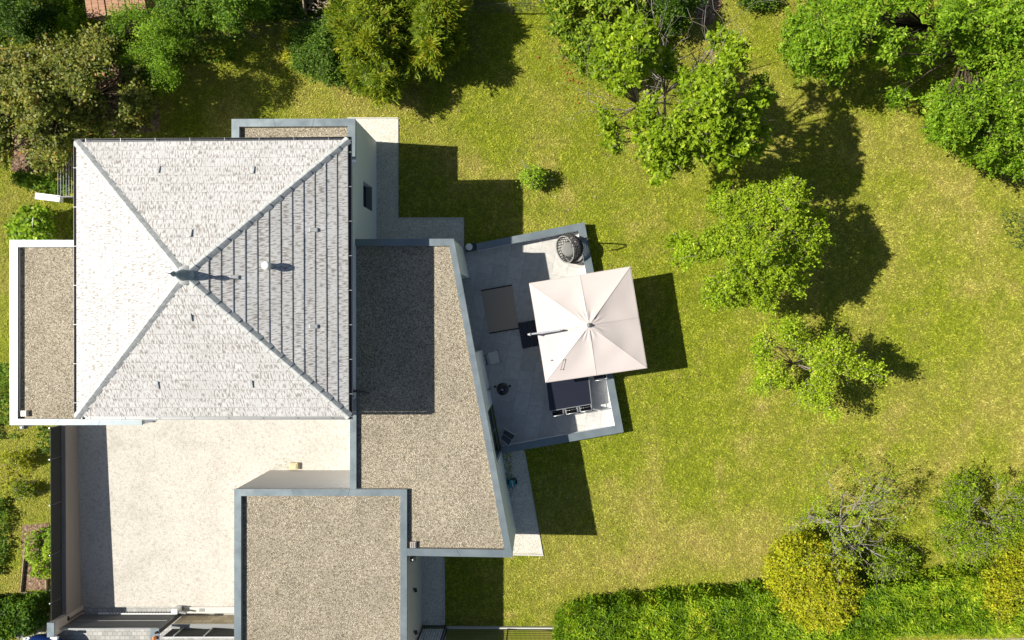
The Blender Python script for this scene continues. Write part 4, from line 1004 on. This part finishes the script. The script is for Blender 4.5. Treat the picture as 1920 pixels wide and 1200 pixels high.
# north-east soil edge: shrub row behind the maple
tree('privet_bush', 'dark bushy shrub in the deep shade at the top behind the bare limbs', 'shrub', (1270, 10),
     [(1205, -60), (1300, -60), (1305, 5), (1290, 50), (1250, 60), (1212, 30)], .6, 2.2, 'dark', r=.28, nper=220, cov=1.6, trunk=.03, th=.4, L_=.09, W_=.055, under=.5, tb=.4)
tree('low_bush', 'dark low shrub at the top edge near the bare soil', 'shrub', (1410, -8),
     [(1372, -40), (1460, -40), (1452, 5), (1420, 14), (1385, 5)], .2, .9, 'dark', r=.2, nper=160, cov=1.8, trunk=.02, th=.2, L_=.08, W_=.05, under=.3, tb=.6)
# small sapling on lawn
tree('sapling', 'tiny bright green young plant alone on the lawn near the gravel path', 'plant', (1003, 333),
     [(982, 325), (995, 315), (1010, 318), (1020, 332), (1008, 345), (992, 346), (983, 338)], .3, 1.0, 'bright', r=.12, nper=110, cov=2.0, trunk=.012, th=.3, L_=.07, W_=.045, under=.4, tb=.7)
# bottom right
tree('golden_bush', 'rounded golden yellow shrub growing up through the hedge', 'shrub', (1520, 1075),
     [(1440, 1045), (1465, 1015), (1500, 1005), (1540, 1010), (1580, 1035), (1600, 1070), (1605, 1110), (1590, 1150), (1560, 1180), (1510, 1170), (1480, 1150), (1445, 1110), (1438, 1070)],
     1.2, 3.0, 'yellow', r=.22, nper=160, cov=2.5, gap=.36, trunk=.06, th=.7, L_=.085, W_=.055, under=.6, tb=.5, bark='barkdark', shape=.45)
tree('golden_bush', 'golden yellow shrub at the lower right edge of the photo', 'shrub', (1885, 1080),
     [(1850, 1080), (1880, 1040), (1900, 1000), (1980, 980), (2000, 1180), (1920, 1170), (1880, 1165), (1845, 1130)],
     1.2, 2.7, 'yellow', r=.28, nper=240, cov=2.0, trunk=.05, th=.7, L_=.085, W_=.055, under=.5, tb=.4, bark='barkdark', shape=.45)
tree('tamarisk_bush', 'wispy grey-green shrub with bare twigs at the right edge above the hedge', 'shrub', (1860, 980),
     [(1770, 900), (1830, 880), (1900, 900), (1980, 880), (2000, 1060), (1900, 1060), (1840, 1075), (1780, 1050), (1750, 1010), (1760, 950)],
     .8, 2.6, 'lime', r=.22, nper=60, cov=1.25, gap=.47, tshift=-.1, shoots=5, trunk=.06, th=.6, L_=.07, W_=.04, under=.2, tb=.35, bark='barkgrey')
tree('low_bush', 'low green shrub in the gap between the golden bush and the hedge', 'shrub', (1680, 1040),
     [(1640, 1030), (1690, 1022), (1720, 1050), (1700, 1080), (1650, 1090), (1630, 1060)], .4, 1.5, 'lime', r=.2, nper=140, cov=1.5, trunk=.03, th=.3, L_=.08, W_=.05, under=.3, tb=.2)
# bare tree
rng = np.random.default_rng(77)
bt = thing('bare_tree', 'nearly leafless grey tree with a thick pale trunk beside the golden bush', 'tree', P(1515, 968))
m = MB(); tips = []
def limb(p, d, ln, r0, lev):
    pts = [p]; rr = [r0]; nseg = 4
    for i in range(nseg):
        d = (d + Vector(rng.normal(size=3)) * (.30 if lev else .08)).normalized(); p = p + d * ln / nseg; pts.append(p); rr.append(max(.0035, r0 * (1 - .62 * (i + 1) / nseg)))
    m.tube(pts, rr, 6 if lev < 2 else 4); tips.append(p)
    if lev < 4:
        for k in range(4 if lev < 3 else 2):
            q_ = pts[rng.integers(1 if lev else 2, nseg + 1)]; nd = (d + Vector(rng.normal(size=3)) * .75); nd.z = nd.z * .6 + .08; limb(q_, nd.normalized(), ln * rng.uniform(.55, .8), rr[-2] * .72, lev + 1)
tr0 = P(1518, 969, .0); tr1 = P(1575, 985, 1.6)
m.tube([tr0, tr0.lerp(tr1, .45) + Vector((0, .03, .1)), tr1], [.13, .10, .08], 8)
for tgt, ln in (((1700, 960, 2.6), 1.9), ((1640, 915, 2.8), 1.7), ((1560, 1060, 2.4), 1.7), ((1640, 1080, 2.5), 2.0), ((1530, 930, 2.2), 1.2), ((1700, 1050, 2.4), 2.0), ((1615, 905, 3.4), 1.4), ((1550, 1090, 2.2), 1.3)):
    d_ = (P(*tgt) - tr1).normalized(); limb(tr1, d_, ln, .040, 1)
m.build('trunk', M['barkgrey'], bt, smooth=True)
tips0 = tips; tips = []
ds = thing('dead_shrub', 'bare pale grey branches rising out of the dark gap beside the tall loose tree', 'shrub', P(1290, 130)); m = MB()
for bx_, by_, tx_, ty_, tz_ in ((1285, 150, 1265, 60, 3.6), (1285, 150, 1300, 30, 3.8), (1290, 150, 1325, 40, 3.6), (1280, 150, 1240, 70, 3.4), (1290, 150, 1310, 90, 3.0), (1225, 190, 1215, 120, 4.2), (1225, 190, 1195, 100, 4.0), (1225, 190, 1235, 110, 4.4), (1330, 140, 1350, 110, 3.2), (1200, 120, 1190, 70, 3.6), (1200, 120, 1215, 50, 3.8)):
    p0_ = P(bx_, by_, .1); d_ = P(tx_, ty_, tz_) - p0_; limb(p0_, d_.normalized(), d_.length * .8, .034, 2)
m.build('stem', M['barkgrey'], ds, smooth=True)
tips = tips0
tipv = np.array([tuple(p_) for p_ in tips]); sel = tipv[rng.random(len(tipv)) < .8]
p_, o_, tn = fill(sel, .16, 14, rng, sub=.05, nsub=4)
leafmesh('crown', p_, o_, .07, .045, LF['lime'], bt, rng, tint=.5 + tn)

# hedges: many sprays over a darker twiggy core
def hedge(label, poly, ztop, leaf, dens, base, tb=.5, L_=.17, W_=.042, seed=1, outb=.2, rag=.12, name='hedge', core=None):
    rng = np.random.default_rng(seed); t = thing(name, label, 'hedge', P(*base, 0))
    xs_ = [p_[0] for p_ in poly]; ys_ = [p_[1] for p_ in poly]
    wpoly = [P2(*p_, .35) for p_ in poly]; wx_ = [p_[0] for p_ in wpoly]; wy_ = [p_[1] for p_ in wpoly]
    area = (max(wx_) - min(wx_)) * (max(wy_) - min(wy_)); n = int(area * dens)
    x = rng.uniform(min(wx_), max(wx_), n); y = rng.uniform(min(wy_), max(wy_), n); k = inpoly(x, y, wpoly); x, y = x[k], y[k]
    e0 = edged(x, y, wpoly); xx, yy = x[e0 < .35], y[e0 < .35]; x = np.concatenate([x, xx, xx, xx]); y = np.concatenate([y, yy, yy, yy])
    kk = edged(x, y, wpoly) > .30 * fbm(x * 1.6, y * 1.6, seed + 5, 3) - .08; x, y = x[kk], y[kk]
    # lean into little tufts
    tu = fbm(x * 3.2, y * 3.2, seed + 3, 3); z = ztop - .25 * (1 - tu) - rng.exponential(.10, len(x)) + .10 * fbm(x * .7, y * .7, seed + 8, 2)
    e = edged(x, y, wpoly); side = e < .34; z[side] = np.where(rng.random(side.sum()) < .7, rng.uniform(.05, ztop, side.sum()) , z[side])
    x = x + rng.normal(0, rag * .4, len(x)); y = y + rng.normal(0, rag * .4, len(x))
    c = np.stack([x, y, z], 1); out = np.stack([rng.normal(0, 1, len(x)), rng.normal(0, 1, len(x)), np.full(len(x), .8)], 1)
    # local comb direction for wisps
    an = fbm(x * .9, y * .9, seed + 11, 2) * 9; out[:, 0] += 1.3 * np.cos(an); out[:, 1] += 1.3 * np.sin(an)
    tint = tb + (tu - .5) * .9 + .5 * (fbm(x * .5, y * .5, seed + 20, 3) - .5) + rng.normal(0, .13, len(x)) + .18 * np.clip((x / K + NX - 1300) / 500, -1, 1)
    leafmesh('foliage', c, out, L_, W_, LF[leaf], t, rng, upb=.35, outb=.5, tint=tint)
    core = [P2(*p_, .5) for p_ in core]
    MB().prism(core, 0, ztop - .6).build('stem', M['barkdark'], t)
    return t
hedge('long clipped green conifer hedge along the bottom of the garden', [(1042, 1135), (1075, 1122), (1110, 1116), (1200, 1106), (1320, 1098), (1440, 1090), (1520, 1092), (1640, 1078), (1760, 1062), (1850, 1050), (2100, 1045), (2100, 1163), (1660, 1167), (1560, 1190), (1560, 1240), (1040, 1240), (1034, 1180)], 1.75, 'thuja', 950, (1300, 1140), seed=41, tb=.55, core=[(1085, 1165), (1440, 1135), (1850, 1105), (2080, 1100), (2080, 1145), (1640, 1150), (1540, 1215), (1085, 1215)])
hedge('leafy green hedge in the lower left corner west of the courtyard wall', [(-60, 1118), (30, 1112), (90, 1110), (91, 1150), (86, 1175), (60, 1170), (30, 1190), (-60, 1205)], 1.3, 'mid', 900, (30, 1150), tb=.45, L_=.11, W_=.07, seed=51, core=[(-60, 1140), (70, 1135), (70, 1152), (-60, 1185)])
# vegetable bed, ivy bed
def bed(label, poly, zt, leaf, dens, seed, L_=.12, W_=.06, tb=.6, name='plant_bed', cat='plants', kind=None):
    rng = np.random.default_rng(seed); wp_ = [P2(*p_, zt / 2) for p_ in poly]; wx_ = [p_[0] for p_ in wp_]; wy_ = [p_[1] for p_ in wp_]
    n = int((max(wx_) - min(wx_)) * (max(wy_) - min(wy_)) * dens); x = rng.uniform(min(wx_), max(wx_), n); y = rng.uniform(min(wy_), max(wy_), n); k = inpoly(x, y, wp_); x, y = x[k], y[k]
    h = fbm(x * 2.5, y * 2.5, seed, 3); k = h > .34; x, y, h = x[k], y[k], h[k]
    z = .03 + zt * (h - .2) * rng.uniform(.3, 1.2, len(x)); c = np.stack([x, y, z], 1)
    o = leafmesh(name, c, None, L_, W_, LF[leaf], None, rng, tint=tb + (h - .5) + rng.normal(0, .15, len(x))); return tag(o, label, cat, kind='stuff')
bed('dense bright green vegetable plants in the bed west of the courtyard wall', [(48, 1000), (92, 985), (93, 1085), (50, 1085), (44, 1040)], .8, 'bright', 700, 61)
bed('dark green ivy like ground cover north-west of the house', [(20, 322), (105, 322), (130, 352), (112, 368), (60, 358), (22, 342)], .5, 'mid', 700, 62, L_=.09, W_=.07, tb=.5)
bed('ragged weeds along the left edge beside the west roof', [(-60, 690), (14, 680), (16, 800), (30, 822), (-60, 830)], .7, 'dark', 420, 63, tb=.7)
bed('dark shrubby growth along the left edge of the lower left garden', [(-60, 940), (2, 935), (12, 965), (8, 1030), (-6, 1080), (-60, 1090)], .8, 'dark', 500, 64, tb=.6)
bed('low yellowish groundcover tufts in the lower left garden', [(0, 850), (40, 845), (60, 870), (45, 930), (0, 935)], .35, 'yellow', 120, 65, tb=.3)
bed('green shoots beneath the west roof edge by the courtyard wall', [(62, 800), (93, 800), (92, 870), (70, 850)], .8, 'dark', 420, 66, tb=.6)
bed('thin weeds growing beside the yellowish block in the courtyard', [(513, 868), (540, 852), (545, 878), (516, 880)], .12, 'sage', 160, 67, L_=.05, W_=.02, tb=.4, name='weeds')
bed('grey-green weeds at the right edge of the lawn', [(1880, 392), (1960, 385), (1960, 470), (1905, 465), (1878, 415)], .5, 'sage', 130, 68, tb=.3, L_=.14, W_=.04, name='weeds')
bed('dense weeds along the foot of the shaded wire fence in the upper left', [(20, 95), (100, 88), (340, 62), (440, 62), (440, 110), (330, 120), (30, 130)], .5, 'dark', 260, 69, tb=.5, name='weeds')
bed('undergrowth behind the wire fence at the top', [(440, -40), (640, -40), (630, 28), (440, 42)], .5, 'dark', 420, 70, tb=.3, name='weeds')
bed('dark scrub beneath the trees in the top left garden', [(-60, -60), (150, -60), (160, 70), (20, 80), (-60, 90)], .5, 'dark', 380, 72, tb=.3, name='weeds')
bed('rough grass tufts under the top edge by the white post', [(845, -30), (1035, -30), (1030, 16), (930, 22), (850, 12)], .3, 'sage', 260, 71, tb=.2, L_=.12, W_=.02, name='weeds')
struct(flat('garden_soil', [P2(42, 985), P2(93, 980), P2(93, 1108), P2(42, 1105)], .02, M['dirt']))
struct(flat('garden_soil', [P2(30, 120), P2(300, 120), P2(300, 245), P2(137, 262), P2(137, 322), P2(20, 322)], .006, M['dirt']))
# lone low shrubs in the left garden
tree('low_bush', 'small dark green shrub in the left garden north of the vegetable bed', 'shrub', (45, 918), [(24, 910), (60, 908), (62, 924), (30, 928)], .2, .6, 'olive', r=.12, nper=80, cov=2, trunk=.012, th=.15, L_=.07, W_=.045, under=.2, tb=.5)
tree('low_bush', 'small yellow-green shrub in the left garden beside the courtyard wall', 'shrub', (40, 865), [(5, 852), (45, 850), (60, 864), (20, 874)], .2, .7, 'yellow', r=.12, nper=80, cov=2, trunk=.012, th=.15, L_=.07, W_=.045, under=.2, tb=.3)

# ------------------------------------------------------------------ garden objects, left and top
pl = thing('plank_edging', 'thin wooden boards edging the vegetable bed', 'edging', P(44, 1050))
for a_, b_ in (((49, 1018), (40, 1110)), ((42, 1110), (93, 1113)), ((88, 1086), (88, 1112))): MB().bar(P(*a_, .07), P(*b_, .07), .03, .14).build('board', M['wood'], pl)
wb_ = P(89.5, 370, .35); t = thing('garden_bench', 'white plank bench on the grass north-west of the house', 'bench', P(90, 370))
m = MB().box((wb_.x, wb_.y, .35), (1.0, .26, .05), R(-7)); m.build('seat', M['white'], t, bevel=.008)
for s in (-.38, .38): MB().box((wb_.x + s, wb_.y - s * .12, .165), (.05, .22, .32), R(-7)).build('leg', M['white'], t)
cl_ = thing('clothes_line', 'row of parallel wires stretched between posts beside the bronze tree', 'clothes line', P(122, 320))
for k in range(6):
    x_ = 108.5 + k * 5.2; MB().tube([P(x_, 272, 1.5), P(x_, 368, 1.45)], .007, 5).build('wire', M['steel'], cl_)
for yy in (271, 369): MB().bar(P(107, yy, 1.48), P(137, yy, 1.48), .04).build('crossbar', M['anth'], cl_); 
for yy in (271, 369): p_ = P(122, yy, 1.48); MB().tube([(p_.x, p_.y, 0), p_], .03).build('post', M['anth'], cl_)
stk_ = P(60, 440, 0); t = thing('garden_stake', 'thin pale stake leaning in the big leafed bush', 'stake', stk_); MB().tube([P(58, 452, .9), P(62, 408, 1.35)], .012, 6).build('rod', M['white'], t)
# shed
sh = thing('garden_shed', 'garden shed with a roof of reddish brown boards at the top left', 'shed', P(215, 0))
zr = 1.9; rc = [P2(*p_, zr) for p_ in ((152, -45), (262, -60), (276, 17), (163, 34))]
hs = [(p_[0] * .985 if i in (0, 3) else p_[0] * 1.01, p_[1] * .985) for i, p_ in enumerate(rc)]
MB().prism([tuple(Vector(p_).lerp(Vector((sum(c_[0] for c_ in rc) / 4, sum(c_[1] for c_ in rc) / 4)), .06)) for p_ in rc], 0, zr - .06).build('wall', M['wood'], sh)
bm1 = m_wood('reddish_brown_board', (.26, .14, .085), (.46, .27, .17), .15)
nb = 9
for k in range(nb):
    a_ = [Vector(rc[0]).lerp(Vector(rc[1]), (k + .06) / nb), Vector(rc[0]).lerp(Vector(rc[1]), (k + .92) / nb), Vector(rc[3]).lerp(Vector(rc[2]), (k + .92) / nb), Vector(rc[3]).lerp(Vector(rc[2]), (k + .06) / nb)]
    MB().prism([tuple(v) for v in a_], zr - .04, zr + (.0, .02, .035)[k % 3]).build('roof_board', bm1, sh)
MB().bar((*Vector(rc[3]).lerp(Vector(rc[2]), .45), zr - .05), (*Vector(rc[3]).lerp(Vector(rc[2]), .62), zr - .05), .05, .03).build('gutter', M['white'], sh)
# wooden crate / compost box
cb_ = P(598, 8, 0); t = thing('compost_box', 'weathered wooden compost box at the top behind the fence', 'box', cb_)
for a_, b_ in (((572, 2), (574, 24)), ((572, 2), (622, -8)), ((622, -8), (624, 18))): MB().bar(P(*a_, .3), P(*b_, .3), .04, .6).build('side', M['wood'], t)
m = MB(); rnd2 = random.Random(5)
for k in range(14): p_ = P(rnd2.uniform(580, 616), rnd2.uniform(2, 20), .32); m.box(p_, (rnd2.uniform(.15, .4), .05, .04), rnd2.uniform(0, 3))
m.build('twigs', M['wood'], t)
wpp = P(1021, -4, 0); t = thing('utility_box', 'white rectangular cabinet at the top edge beside the laurel', 'cabinet', wpp)
MB().box((wpp.x, wpp.y + .1, .35), (.38, .50, .70)).build('body', M['white'], t, bevel=.01); MB().box((wpp.x, wpp.y + .1, .715), (.42, .54, .03)).build('lid', M['white'], t, bevel=.008)
MB().box((wpp.x - .03, wpp.y - .157, .4), (.015, .01, .5)).build('door_gap', M['anth'], t)
lg = P(1537, 32, .1); t = thing('tree_stump', 'pale cut stump at the edge of the top right tree', 'stump', lg); MB().tube([(lg.x, lg.y, 0), (lg.x, lg.y, .3)], [.13, .11], 12).build('trunk', M['bark'], t)
# chain link fences
def chain(pts, h, label):
    t = thing('wire_fence', label, 'fence', P(*pts[0], 0)); m = MB(); pst = []
    for a_, b_ in zip(pts[:-1], pts[1:]):
        A_, B_ = P(*a_, 0), P(*b_, 0); Lf = (B_ - A_).length; n = max(1, int(Lf / .13)); st_ = (B_ - A_) / n; hh = int(h / (Lf / n)) + 1
        for i in range(-hh, n + 1):
            for s in (0, 1):
                # diagonal wires clipped to the panel
                i0, i1 = i, i + hh; z0_, z1_ = (0, h) if s == 0 else (h, 0)
                c0, c1 = max(0, i0), min(n, i1)
                if c1 <= c0: continue
                za = z0_ + (z1_ - z0_) * (c0 - i0) / hh; zb = z0_ + (z1_ - z0_) * (c1 - i0) / hh
                m.bar(A_ + st_ * c0 + Vector((0, 0, za + .03)), A_ + st_ * c1 + Vector((0, 0, zb + .03)), .0035)
        m.bar(A_ + Vector((0, 0, h)), B_ + Vector((0, 0, h)), .014)
        for i in range(int(Lf / 2.4) + 1): pst.append(A_ + (B_ - A_).normalized() * min(Lf, i * 2.4))
    m.build('mesh', M['anth'], t)
    for p_ in pst: MB().tube([p_, p_ + Vector((0, 0, h + .08))], .022, 8).build('post', M['steel'], t)
chain([(20, 118), (110, 108), (200, 98)], 1.1, 'wire mesh fence left of the shed behind the bronze tree')
chain([(330, 85), (480, 72), (640, 50)], 1.1, 'wire mesh fence between the fine leaved tree and the conifers')
chain([(850, 26), (1010, 24)], .9, 'wire mesh fence at the top right of the conifers')

# fallen red leaves under the laurel
rng = np.random.default_rng(9); n = 60; px = rng.normal(1100, 45, n); py = 130 + rng.normal(0, 30, n) + (px - 1100) * .25
c = np.array([tuple(P(a_, b_, .07)) for a_, b_ in zip(px, py)]); LF['red'] = m_leaf('fallen_red_leaf', [(0, (.45, .10, .03)), (1, (.6, .28, .08))])
n2 = 520; lx = rng.uniform(-14, 19, n2 * 3); ly = rng.uniform(-12, 12, n2 * 3); kk = (~inpoly(lx, ly, [P2(139, 690), P2(139, 200), P2(750, 200), P2(870, 400), P2(1110, 400), P2(1180, 820), P2(1020, 860), P2(1020, 1045), P2(840, 1050), P2(840, 1250), P2(60, 1250), P2(90, 800)])) & (fbm(lx * .5, ly * .5, 77, 2) > .5)
tag(leafmesh('fallen_leaves', np.stack([lx[kk], ly[kk], np.full(kk.sum(), .06)], 1)[:n2], None, .08, .05, m_leaf('dry_fallen_leaf', [(0, (.20, .12, .05)), (.6, (.42, .30, .16)), (1, (.60, .52, .40))]), None, rng, upb=3), 'scattered dry brown fallen leaves on the lawn', 'leaves', kind='stuff')
tag(leafmesh('fallen_leaves', c, None, .11, .07, LF['red'], None, rng, upb=3), 'scattered orange red fallen leaves on the grass below the laurel', 'leaves', kind='stuff')

# ------------------------------------------------------------------ lawn blades
rng = np.random.default_rng(7); n = 760000
x = rng.uniform(-1090 * K, 960 * K, n); y = rng.uniform(-640 * K, 640 * K, n)
k = np.ones(n, bool)
holes = [[P2(139, 690), P2(690, 690), P2(690, 920), P2(470, 930), P2(470, 1300), P2(80, 1300), P2(90, 1165), P2(135, 1140)],
         [P2(650, 221), P2(747, 221), P2(747, 409), P2(870, 409), P2(870, 470), P2(650, 470)], [P2(960, 843), P2(983, 843), P2(1018, 1041), P2(960, 1041)],
         [P2(780, 1000), P2(833, 1000), P2(833, 1300), P2(780, 1300)], [P2(833, 1177), P2(1040, 1177), P2(1040, 1300), P2(833, 1300)],
         [(-888 * K, -178 * K), (-888 * K, 129 * K), (-696 * K, 129 * K), (-696 * K, 254 * K), (-520 * K, 254 * K), (-520 * K, 331 * K), (-314 * K, 331 * K), (-314 * K, -178 * K)],
         [P2(870, 459), P2(1090, 422), P2(1163, 806), P2(940, 848)], [tuple(A), tuple(B), P2(700, 1000), P2(700, 470)],
         [P2(42, 980), P2(93, 980), P2(93, 1105), P2(42, 1105)], [P2(30, 120), P2(300, 120), P2(300, 245), P2(137, 262), P2(137, 322), P2(20, 322)], [P2(1290, -60), P2(1345, -60), P2(1352, 10), P2(1335, 45), P2(1315, 50), P2(1300, 20), P2(1282, 0)]]
for h_ in holes: k &= ~inpoly(x, y, h_)
x, y = x[k], y[k]; n = len(x)
dr = dryness(x, y); th_ = fbm(x * 6, y * 6, 31, 3)
ln = rng.uniform(.05, .11, n); an = rng.uniform(0, 2 * np.pi, n); hz = rng.uniform(.015, .055, n) * (.6 + .8 * th_); wd = rng.uniform(.010, .024, n)
dx, dy = np.cos(an), np.sin(an)
V = np.zeros((n, 3, 3), np.float32)
V[:, 0] = np.stack([x - dy * wd, y + dx * wd, np.full(n, .002)], 1); V[:, 1] = np.stack([x + dy * wd, y - dx * wd, np.full(n, .002)], 1); V[:, 2] = np.stack([x + dx * ln, y + dy * ln, hz], 1)
me = bpy.data.meshes.new('lawn_grass'); me.vertices.add(3 * n); me.vertices.foreach_set('co', V.ravel()); me.loops.add(3 * n); me.loops.foreach_set('vertex_index', np.arange(3 * n, dtype=np.int32))
me.polygons.add(n); me.polygons.foreach_set('loop_start', np.arange(0, 3 * n, 3, dtype=np.int32))
a = me.attributes.new('dry', 'FLOAT', 'POINT'); a.data.foreach_set('value', np.repeat(np.clip(dr + rng.normal(0, .14, n), 0, 1), 3).astype(np.float32))
a = me.attributes.new('tint', 'FLOAT', 'POINT'); a.data.foreach_set('value', np.repeat(np.clip(.5 + .9 * (th_ - .5) + rng.normal(0, .2, n), 0, 1), 3).astype(np.float32))
me.materials.append(M['grass']); me.update(); me.validate(); tag(link('lawn_grass', me), 'short mown lawn grass with dry yellowish patches', 'grass', kind='stuff')
print('objects', len(bpy.data.objects), 'faces', sum(len(o.data.polygons) for o in bpy.data.objects if o.type == 'MESH'))
